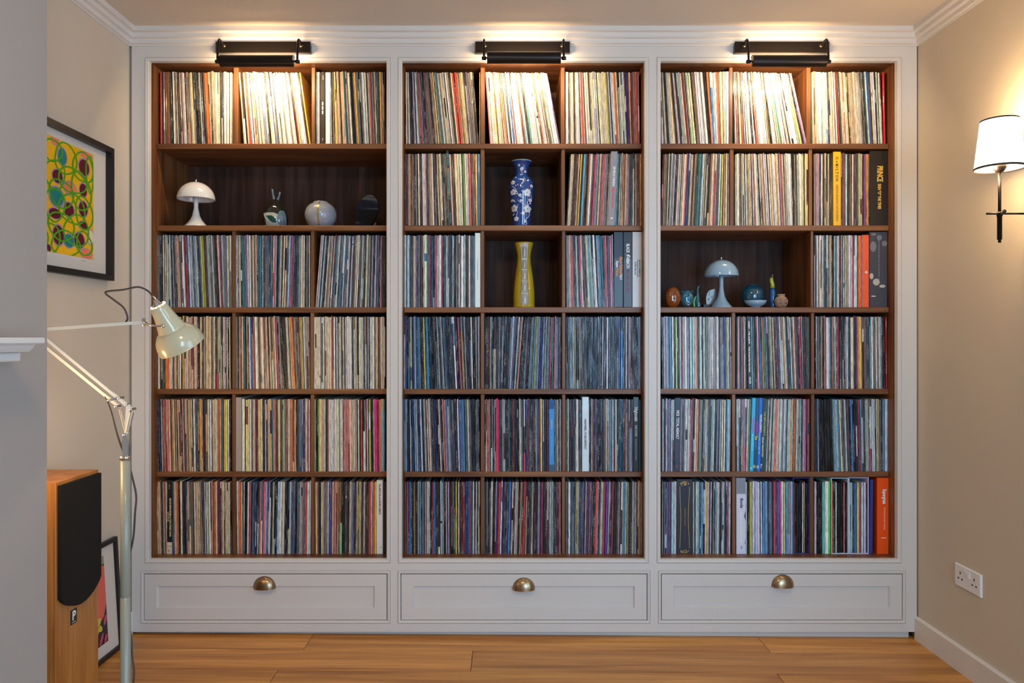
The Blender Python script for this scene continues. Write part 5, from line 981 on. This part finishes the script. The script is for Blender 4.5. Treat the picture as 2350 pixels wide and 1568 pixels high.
MB().lathe([(0, Z(557, D)), (.0045, Z(557, D)), (.0045, Z(550, D)), (.0075, Z(550, D)), (.0075, Z(497, D)), (.009, Z(497, D)), (.009, Z(487, D)), (0, Z(487, D))], (cx, cy, 0), 16).build('grip', M['bronze'], root)
MB().tube([(X(2264, D), cy, Z(490.5, D)), (XR-.012, cy, Z(490.5, D))], .0034, 10).build('arm', M['bronze'], root)
MB().lathe([(0, -.012), (.006, -.012), (.006, .012), (0, .012)], (cx+.004, cy-.007, Z(489, D)), 12, axis=(1, .2, .6)).build('thumbscrew', M['bronze'], root)
MB().lathe([(0, 0), (.045, 0), (.045, .008), (.03, .014), (0, .014)], (XR, cy, Z(490.5, D)), 30, axis=(-1, 0, 0)).build('backplate', M['bronze'], root)
MB().lathe([(0, z0-.012), (.012, z0-.010), (.020, z0+.004), (.0205, z0+.012), (0, z0+.012)], (cx, cy, 0), 24).build('lamp_holder', M['bronze'], root)
MB().lathe([(0, z0+.012), (.010, z0+.02), (.022, z0+.055), (.018, z0+.085), (0, z0+.10)], (cx, cy, 0), 20).build('bulb', mat('lit_bulb', (1, 1, 1), .5, emit=(1, .8, .5), estr=6), root)
point('sconce_bulb', (cx, cy, z1+.012), 6.0, WARM, .025)
point('sconce_bulb_low', (cx-.03, cy, z0+.0), 4.0, WARM, .02)

# ------------------------------------------------------------ double socket on the right wall
yc, z0, z1 = -.343, .301, .386; root = thing('wall_socket', 'white double plug socket low on the right wall', 'socket', (XR, yc, (z0+z1)/2)); W2 = .0775
def wr(u, v, t): return (XR-t, yc-u, v)      # u to the viewer's right (towards the camera)
mb = MB(); b = .003
o = [(-W2, z0), (W2, z0), (W2, z1), (-W2, z1)]; i_ = [(-W2+b, z0+b), (W2-b, z0+b), (W2-b, z1-b), (-W2+b, z1-b)]
vs = [wr(u, v, 0) for u, v in o]+[wr(u, v, .005) for u, v in o]+[wr(u, v, .008) for u, v in i_]
mb.add(vs, [(q+r, (q+1) % 4+r, (q+1) % 4+r+4, q+r+4) for r in (0, 4) for q in range(4)]+[(8, 9, 10, 11)]); mb.build('faceplate', M['white'], root)
zm = (z0+z1)/2
for s in (-1, 1):
    mb = MB()
    for (u, v, a, h) in ((0, .012, .0026, .0055), (-.011, -.010, .0042, .0028), (.011, -.010, .0042, .0028)):
        cu = s*.042; mb.prism([(cu+u-a, zm+v-h), (cu+u+a, zm+v-h), (cu+u+a, zm+v+h), (cu+u-a, zm+v+h)], .0079, .0084, wr)
    mb.build('pin_holes', M['dark'], root)
    mb = MB(); cu = s*.0095; mb.add([wr(cu-.0075, zm+.008, .008), wr(cu+.0075, zm+.008, .008), wr(cu+.0075, zm+.031, .008), wr(cu-.0075, zm+.031, .008), wr(cu-.0075, zm+.031, .012 if s < 0 else .009), wr(cu+.0075, zm+.031, .012 if s < 0 else .009), wr(cu+.0075, zm+.008, .009 if s < 0 else .012), wr(cu-.0075, zm+.008, .009 if s < 0 else .012)],
           [(4, 5, 6, 7), (3, 2, 5, 4), (0, 7, 6, 1), (0, 3, 4, 7), (1, 6, 5, 2)]); mb.build('rocker_switch', M['white'], root)

# ------------------------------------------------------------ framed abstract print on the left wall
yr_, ztp, zbt = -.168, 2.020, 1.4885; yl = yr_-.74; XW = XL+.001
pic = thing('framed_print', 'black framed abstract print of yellow, green and maroon shapes, left wall', 'picture', (XL, (yr_+yl)/2, zbt))
def framebars(root, y0, y1, z0, z1, w, x0, x1, m, mapf=lambda x, y, z: (x, y, z)):
    for (a, b_, c_, d_, nm) in ((y0, y1, z1-w, z1, 'frame_rail'), (y0, y1, z0, z0+w, 'frame_rail'), (y0, y0+w, z0+w, z1-w, 'frame_stile'), (y1-w, y1, z0+w, z1-w, 'frame_stile')):
        mb = MB(); mb.box(x0, x1, a, b_, c_, d_); mb.v = [mapf(*v) for v in mb.v]; mb.build(nm, m, root)
framebars(pic, yl, yr_, zbt, ztp, .022, XW, XW+.027, M['black'])
MB().box(XW, XW+.004, yl+.022, yr_-.022, zbt+.022, ztp-.022).build('mount', M['mat'], pic)
pz0, pz1, py0, py1 = 1.561, 1.969, yl+.115, -.279
art = MB(); xw = XW+.004
art.box(xw, xw+.0004, py0, py1, pz0, pz1, 0)
cols = [pm('print_yellow', 'e8b010', 1.1), pm('print_lilac', 'a888a0', 1.1), pm('print_maroon', '5c0f24', 1.1), pm('print_teal', '147a78', 1.1), pm('print_salmon', 'e87858', 1.1), pm('print_green', '4a9a10', 1.1), pm('print_cream', 'd8d0b0', 1.1)]
def wl(px, py, e):
    Dd = (1.598)*F/(VX-px); return Dd-D0, CZ+(VY-py)*Dd/F
lay = [0]
def blob(px, py, rx, ry, ci, rot=0):
    yc_, zc_ = wl(px, py, 0); g_ = wl(px+1, py, 0)[0]-yc_; gz = (yc_+D0)/F
    for (kk, c_, e) in ((1.0, 1, .0006), (.84, ci, .0008)):
        lay[0] += 1; h_ = xw+e+lay[0]*.000008; P_ = []
        for i in range(24):
            a = 2*PI*i/24; u = (rx*kk)*math.cos(a); v = (ry*kk)*math.sin(a); u, v = u*math.cos(rot)-v*math.sin(rot)*rx/ry, v*math.cos(rot)+u*math.sin(rot)
            yy_ = min(py1, max(py0, yc_+u*g_)); zz_ = min(pz1, max(pz0, zc_+v*gz)); P_.append((h_, yy_, zz_))
        art.add(P_, [tuple(range(24))], c_)
B = [(142,360,12,23,3),(125,322,10,12,4),(197,357,15,8,4),(192,385,14,22,2),(131,405,14,18,2),(160,433,16,18,4),(190,437,10,18,2),(129,452,19,26,3),(190,480,12,21,2),(157,482,14,20,2),(125,490,16,14,2),(133,540,15,27,2),(157,553,14,18,3),(181,552,14,21,2),(190,518,12,11,2),(197,583,14,13,4),(207,545,8,19,6),(108,570,9,12,2),(80,380,14,24,2),(60,450,14,26,3),(85,520,12,22,4),(40,340,14,22,2),(50,560,14,20,2),(75,430,9,12,2)]
for b_ in B: blob(*b_)
rings = [(150,365,26,34),(190,385,22,36),(125,400,24,32),(165,415,30,30),(140,445,26,34),(185,440,22,44),(125,470,24,36),(165,480,28,36),(192,490,20,36),(140,520,28,34),(175,530,30,34),(150,560,34,28),(192,560,18,26),(115,545,20,36),(205,400,9,40),(80,400,26,34),(60,470,24,40),(85,540,24,30),(45,380,26,36),(120,345,20,26)]
for (px, py, rx, ry) in rings:
    yc_, zc_ = wl(px, py, 0); g_ = wl(px+1, py, 0)[0]-yc_; gz = (yc_+D0)/F; lay[0] += 1; h_ = xw+.0011+lay[0]*.000008; vi = []; wv = 1.8
    for i in range(40):
        a = 2*PI*i/40; wob = 1+.07*math.sin(2*a+px)+.05*math.cos(3*a+py)
        for k in (-wv, wv):
            yy_ = min(py1-.001, max(py0, yc_+(rx*wob+k)*math.cos(a)*g_)); zz_ = min(pz1-.001, max(pz0+.001, zc_+(ry*wob+k)*math.sin(a)*gz)); vi.append((h_, yy_, zz_))
    art.add(vi, [(2*i, 2*i+1, (2*i+3) % 80, (2*i+2) % 80) for i in range(40)], 5)
art.build('print', cols, pic)
MB().box(xw, xw+.0003, -.36, -.33, pz0-.012, pz0-.0105).build('signature', pm('pencil', '807468'), pic)
M['glaze'] = mat('picture_glass', (1, 1, 1), 0.02, trans=1.0, ior=1.2)
# ------------------------------------------------------------ second framed print leaning behind the loudspeaker
zfl = fz(XL)+.0005; hh = .452; off = .026
pic2 = thing('leaning_print', 'black framed pink and black print leaning on wall behind the loudspeaker', 'picture', (XL+.02, -.30, zfl))
def tiltf(x, y, z):  # x: thickness above the back plane, z along the frame
    t = off/hh; cz_ = math.sqrt(1-t*t); return (XL+.0015+off*(1-z/hh)+x*cz_, y, zfl+z*cz_+x*t)
framebars(pic2, -.49, -.125, 0, hh, .017, 0, .016, M['black'], tiltf)
def tb_(a0, a1, y0, y1, z0, z1, m, nm):
    mb = MB(); mb.box(a0, a1, y0, y1, z0, z1); mb.v = [tiltf(*v) for v in mb.v]; return mb.build(nm, m, pic2)
tb_(.001, .005, -.473, -.142, .017, hh-.017, M['mat'], 'mount')
tb_(.005, .0054, -.40, -.216, .062, .400, pm('poster_black', '2a2024', 1.1), 'print')
mb = MB()
def tp(pts, e, mi): mb.add([tiltf(.0055+e, y_, z_) for y_, z_ in pts], [tuple(range(len(pts)))], mi)
tp([(-.40, .368), (-.216, .368), (-.216, .400), (-.40, .400)], .0001, 0)
tp([(-.40, .20), (-.30, .185), (-.255, .155), (-.235, .170), (-.216, .215), (-.216, .360), (-.24, .368), (-.40, .368)], .0002, 1)
for (y_, z_, a, b_, r_) in ((-.285, .150, .030, .016, .6), (-.270, .130, .020, .012, -.5), (-.300, .118, .022, .012, .2)):
    tp([(y_+a*math.cos(t)*math.cos(r_)-b_*math.sin(t)*math.sin(r_), z_+a*math.cos(t)*math.sin(r_)+b_*math.sin(t)*math.cos(r_)) for t in [2*PI*i/16 for i in range(16)]], .0003, 2)
for (y_, z_, a, b_, r_) in ((-.262, .085, .026, .008, 1.0), (-.230, .150, .020, .009, 1.2), (-.232, .078, .018, .008, 1.1)):
    tp([(y_+a*math.cos(t)*math.cos(r_)-b_*math.sin(t)*math.sin(r_), z_+a*math.cos(t)*math.sin(r_)+b_*math.sin(t)*math.cos(r_)) for t in [2*PI*i/16 for i in range(16)]], .0003, 3)
mb.build('motif', [pm('poster_sage', '8a9070', 1.1), pm('poster_pink', 'd8604c', 1.1), pm('poster_yellow', 'c8b840', 1.1), pm('poster_rose', 'c04868', 1.1)], pic2)

# ------------------------------------------------------------ floor-standing loudspeaker
SX = -1.382; sy0, sy1 = 2.25-D0, 2.486-D0; sz0, sz1 = fz(SX)+.0005, .812
spk = thing('loudspeaker', 'tall cherry-wood floor loudspeaker with black cloth grille', 'speaker', (-1.49, (sy0+sy1)/2, sz0))
mb = MB(); b = .002; xb = XL+.006
q = [(xb, sy0+b), (xb+b, sy0), (SX-b, sy0), (SX, sy0+b), (SX, sy1-b), (SX-b, sy1), (xb+b, sy1), (xb, sy1-b)]
mb.prism(q, sz0, sz1, lambda u, v, t: (u, v, t)); mb.build('cabinet', M['cherry'], spk)
gy0, gy1 = sy0+.008, sy1-.004; gz1 = sz1-.010; zl = .452; sag = .052; P_ = [(gy0, gz1), (gy1, gz1)]; n = 20
for i in range(n+1):
    t = i/n; P_.append((gy1+(gy0-gy1)*t, zl-sag*math.sin(PI*t)**.75))
mb = MB(); mb.prism(P_, SX, SX+.012, lambda u, v, t: (t, u, v)); mb.build('grille', M['cloth'], spk)
Dp = 2.37; by0, by1 = (1.37*F/(VX-170)-D0), (1.37*F/(VX-184)-D0)
bz1 = CZ+(VY-1384)*Dp/F-.01; bz0 = bz1-.046
mb = MB(); mb.box(SX, SX+.0015, by0, by1, bz0, bz1); bdg = mb.build('badge', M['black'], spk)
lw = pm('badge_silver', 'e0d8cc')
text_mesh('P', .040, lw, lambda x, y_: (SX+.002, (by0+by1)/2+x*.95, bz0+.0255+y_), bdg)
mb = MB(); mb.box(SX+.0016, SX+.002, by0+.006, by1-.006, bz0+.005, bz0+.0065); mb.build('underline', lw, bdg)

# ------------------------------------------------------------ anglepoise-type floor lamp
DL = 2.15; gl = DL/F
def LP(px, py, dy=0.0): return Vector((X(px, DL), DL-D0+dy, Z(py, DL)))
lamp = thing('floor_lamp', 'cream spring-arm floor lamp with sage pole at left', 'lamp', (X(288, DL), DL-D0, fz(-1.1)))
bx_, by_ = X(288, DL), DL-D0; zb = fz(-1.1)+.0005
MB().lathe([(0, zb), (.135, zb), (.135, zb+.010), (.128, zb+.018), (.03, zb+.024), (.017, zb+.035), (0, zb+.035)], (bx_, by_, 0), 48).build('base', M['sage'], lamp)
MB().lathe([(.0142, zb+.02), (.0142, Z(1371, DL)), (.0137, Z(1371.6, DL)), (.0137, Z(1373, DL)), (.0142, Z(1373.6, DL)), (.0142, Z(1054, DL)), (0, Z(1054, DL))][0:2]+[(.0135, Z(1371, DL)+.0003), (.0135, Z(1370, DL)), (.0139, Z(1369.5, DL)), (.0139, Z(1054, DL)), (0, Z(1054, DL))], (bx_, by_, 0), 28).build('pole', M['sage'], lamp)
MB().lathe([(0, Z(1055, DL)), (.0155, Z(1055, DL)), (.0158, Z(1046, DL)), (0, Z(1046, DL))], (bx_, by_, 0), 28).build('collar', M['chrome'], lamp)
br = MB()
for s in (-1, 1): br.prism([(X(284.5, DL), Z(1047, DL)), (X(297.5, DL), Z(1047, DL)), (X(296.5, DL), Z(1012, DL)), (X(292.5, DL), Z(994, DL)), (X(287.5, DL), Z(994, DL)), (X(283, DL), Z(1012, DL))], by_+s*.008-.001, by_+s*.008+.001, lambda u, v, t: (u, t, v))
br.build('bracket', M['chrome'], lamp)
MB().tube([LP(290.5, 1046), LP(290, 996)], .0065, 12).build('riser', M['sage'], lamp)
def bar(a, b_, w, dy, m, nm, th=.004):
    a = LP(*a, dy); b_ = LP(*b_, dy); d = (b_-a).normalized(); nrm = Vector((-d.z, 0, d.x)); mb = MB(); h = w/2*gl
    P4 = [a+nrm*h, a-nrm*h, b_-nrm*h, b_+nrm*h]; vs = [p+Vector((0, t, 0)) for t in (-th, th) for p in P4]
    mb.add(vs, [(0, 1, 2, 3), (7, 6, 5, 4), (0, 4, 5, 1), (1, 5, 6, 2), (2, 6, 7, 3), (3, 7, 4, 0)]); return mb.build(nm, m, lamp)
M['armm'] = mat('pale_painted_aluminium', (0.66, 0.71, 0.71), 0.25, .2)
bar((58, 735), (303, 938), 6.5, -.006, M['armm'], 'lower_arm_bar'); bar((58, 760), (270, 933), 6.5, .006, M['armm'], 'lower_arm_bar')
bar((294.5, 928), (290, 1000), 8, .0, M['armm'], 'parallel_link', .003); bar((254, 918), (279, 913), 5, -.012, M['chrome'], 'cross_link', .0015)
bar((50, 760), (331, 740), 7.0, 0, M['armm'], 'upper_arm', .0045)
mb = MB(); mb.prism([(X(46, DL), Z(730, DL)), (X(66, DL), Z(728, DL)), (X(68, DL), Z(764, DL)), (X(46, DL), Z(768, DL))], by_-.012, by_+.012, lambda u, v, t: (u, t, v)); mb.build('elbow', M['chrome'], lamp)
for (a, b_) in (((254.5, 918), 0), ((278, 913), 0), ((271, 932.5), 0), ((294, 929), 0), ((305.5, 939), 0), ((290, 998), 0)):
    q = LP(*a); MB().lathe([(0, -.016), (.0032, -.016), (.0038, -.013), (.0038, .012), (0, .012)], q, 12, axis=(0, 1, 0)).build('pivot_bolt', M['chrome'], lamp)
def spring(a, b_, r, turns, dy, nm):
    a = LP(*a, dy); b_ = LP(*b_, dy); ax = (b_-a); L_ = ax.length; ax.normalize(); u = Vector((0, 1, 0)); w = ax.cross(u); pts = [a]
    N = turns*9
    for i in range(N+1):
        t = i/N; pts.append(a+ax*(L_*(.08+.84*t))+(u*math.cos(2*PI*turns*t)+w*math.sin(2*PI*turns*t))*r)
    pts.append(b_); MB().tube(pts, .0008, 5).build(nm, M['chrome'], lamp)
spring((287, 996), (272, 934), .0042, 22, .006, 'spring'); spring((293, 996), (305, 942), .0058, 24, -.004, 'spring')
# head
A0 = LP(363.5, 702, -.002); TP = Vector((X(417, DL+.058), DL+.058-D0, Z(793, DL+.058))); ax = TP-A0; Lh = ax.length; axn = ax.normalized()
pf = [(.0228, 0), (.0250, .03), (.0275, .15), (.0310, .30), (.0360, .45), (.0392, .53), (.0402, .565), (.0425, .585), (.0475, .61), (.0560, .68), (.0630, .76), (.0675, .86), (.0690, .95), (.0692, 1.0)]
outp = [(r, t*Lh) for r, t in pf]; inn = [(r-.0014, t*Lh) for r, t in pf][::-1]
sh = MB(); sh.lathe(sp(outp, 3)+[(.0705, Lh+.0005), (.0705, Lh+.002), (.0685, Lh+.002)]+inn, A0, 56, axis=axn); sh.build('lamp_shade', M['cream'], lamp)
# cap; a ring of glowing beads imitates bulb light through the vents
cp = MB(); cp.lathe([(0, -.020), (.0065, -.020), (.007, -.012), (.010, -.011), (.0105, -.006), (.0165, -.004), (.0170, -.0005), (0, -.0005)], A0, 24, axis=axn); cp.build('cap', M['chrome'], lamp)
w1 = axn.cross(Vector((0, 1, 0))).normalized(); w2 = axn.cross(w1)
vt = mat('lit_vent', (1, .9, .7), .5, emit=(1.0, .72, .30), estr=9)
vm = MB()
for k in range(12):
    a = 2*PI*k/12; p = A0+(w1*math.cos(a)+w2*math.sin(a))*.0200-axn*.0005
    vm.lathe([(0, -.0026), (.0022, -.0016), (.0028, 0), (.0022, .0016), (0, .0026)], p, 8, axis=axn)
vm.build('vent_glow_beads', vt, lamp)
MB().tube(curve_pts([LP(361, 692, -.002), LP(356, 684, -.002), LP(352, 680, -.002)], 3), .0030, 10).build('cable_gland', M['chrome'], lamp)
fk = MB(); th = .047
for s in (-1, 1):
    q0 = LP(329, 740); pv = LP(389, 749, s*.043+.006)
    fk.tube(curve_pts([q0, LP(334, 741+s*5, s*.018), LP(347, 744+s*4, s*.036), LP(365, 748, s*.043), pv], 5), .0028, 8)
fk.tube([LP(330, 731), LP(330, 749)], .0042, 10); fk.build('fork', M['chrome'], lamp)
for s in (-1, 1): MB().lathe([(0, -.004), (.0055, -.004), (.0060, 0), (.0035, .004), (0, .004)], LP(389, 749, s*.047+.006), 16, axis=(0, s, 0)).build('thumb_nut', M['chrome'], lamp)
MB().tube(curve_pts([LP(352, 681, -.002), LP(338, 667), LP(316, 659), LP(284, 665), LP(247, 669), LP(243.5, 675), LP(262, 689), LP(284, 707), LP(292.5, 729), LP(286, 740, .006)], 6), .0028, 10).build('cable', M['cable'], lamp)
MB().tube(curve_pts([LP(236, 905, .012), LP(240, 912, .004), LP(254.5, 944), LP(269, 998), LP(281, 1044, .010), LP(288, 1075, .022), LP(296, 1100, .020), LP(311, 1139, .004), LP(310, 1177), LP(300, 1237, .015), LP(286, 1290, .022), LP(276, 1341, .014), LP(274, 1369, .010), LP(277, 1408, .016), LP(290, 1460, .024), LP(299, 1513, .012), LP(307.5, 1537), LP(306, 1570), LP(296, 1640, .01), LP(300, 1745, .05)], 6), .0028, 10).build('cable', M['cable'], lamp)
MB().lathe([(0, -.028), (.010, -.02), (.024, .0), (.026, .018), (.018, .034), (0, .040)], A0+axn*(Lh*.62), 20, axis=axn).build('bulb', mat('lamp_bulb', (1, 1, 1), .5, emit=(1, .78, .48), estr=8), lamp)
sp = point('reading_lamp_bulb', A0+axn*(Lh*.80), 11, (1.0, .68, .36), .02)
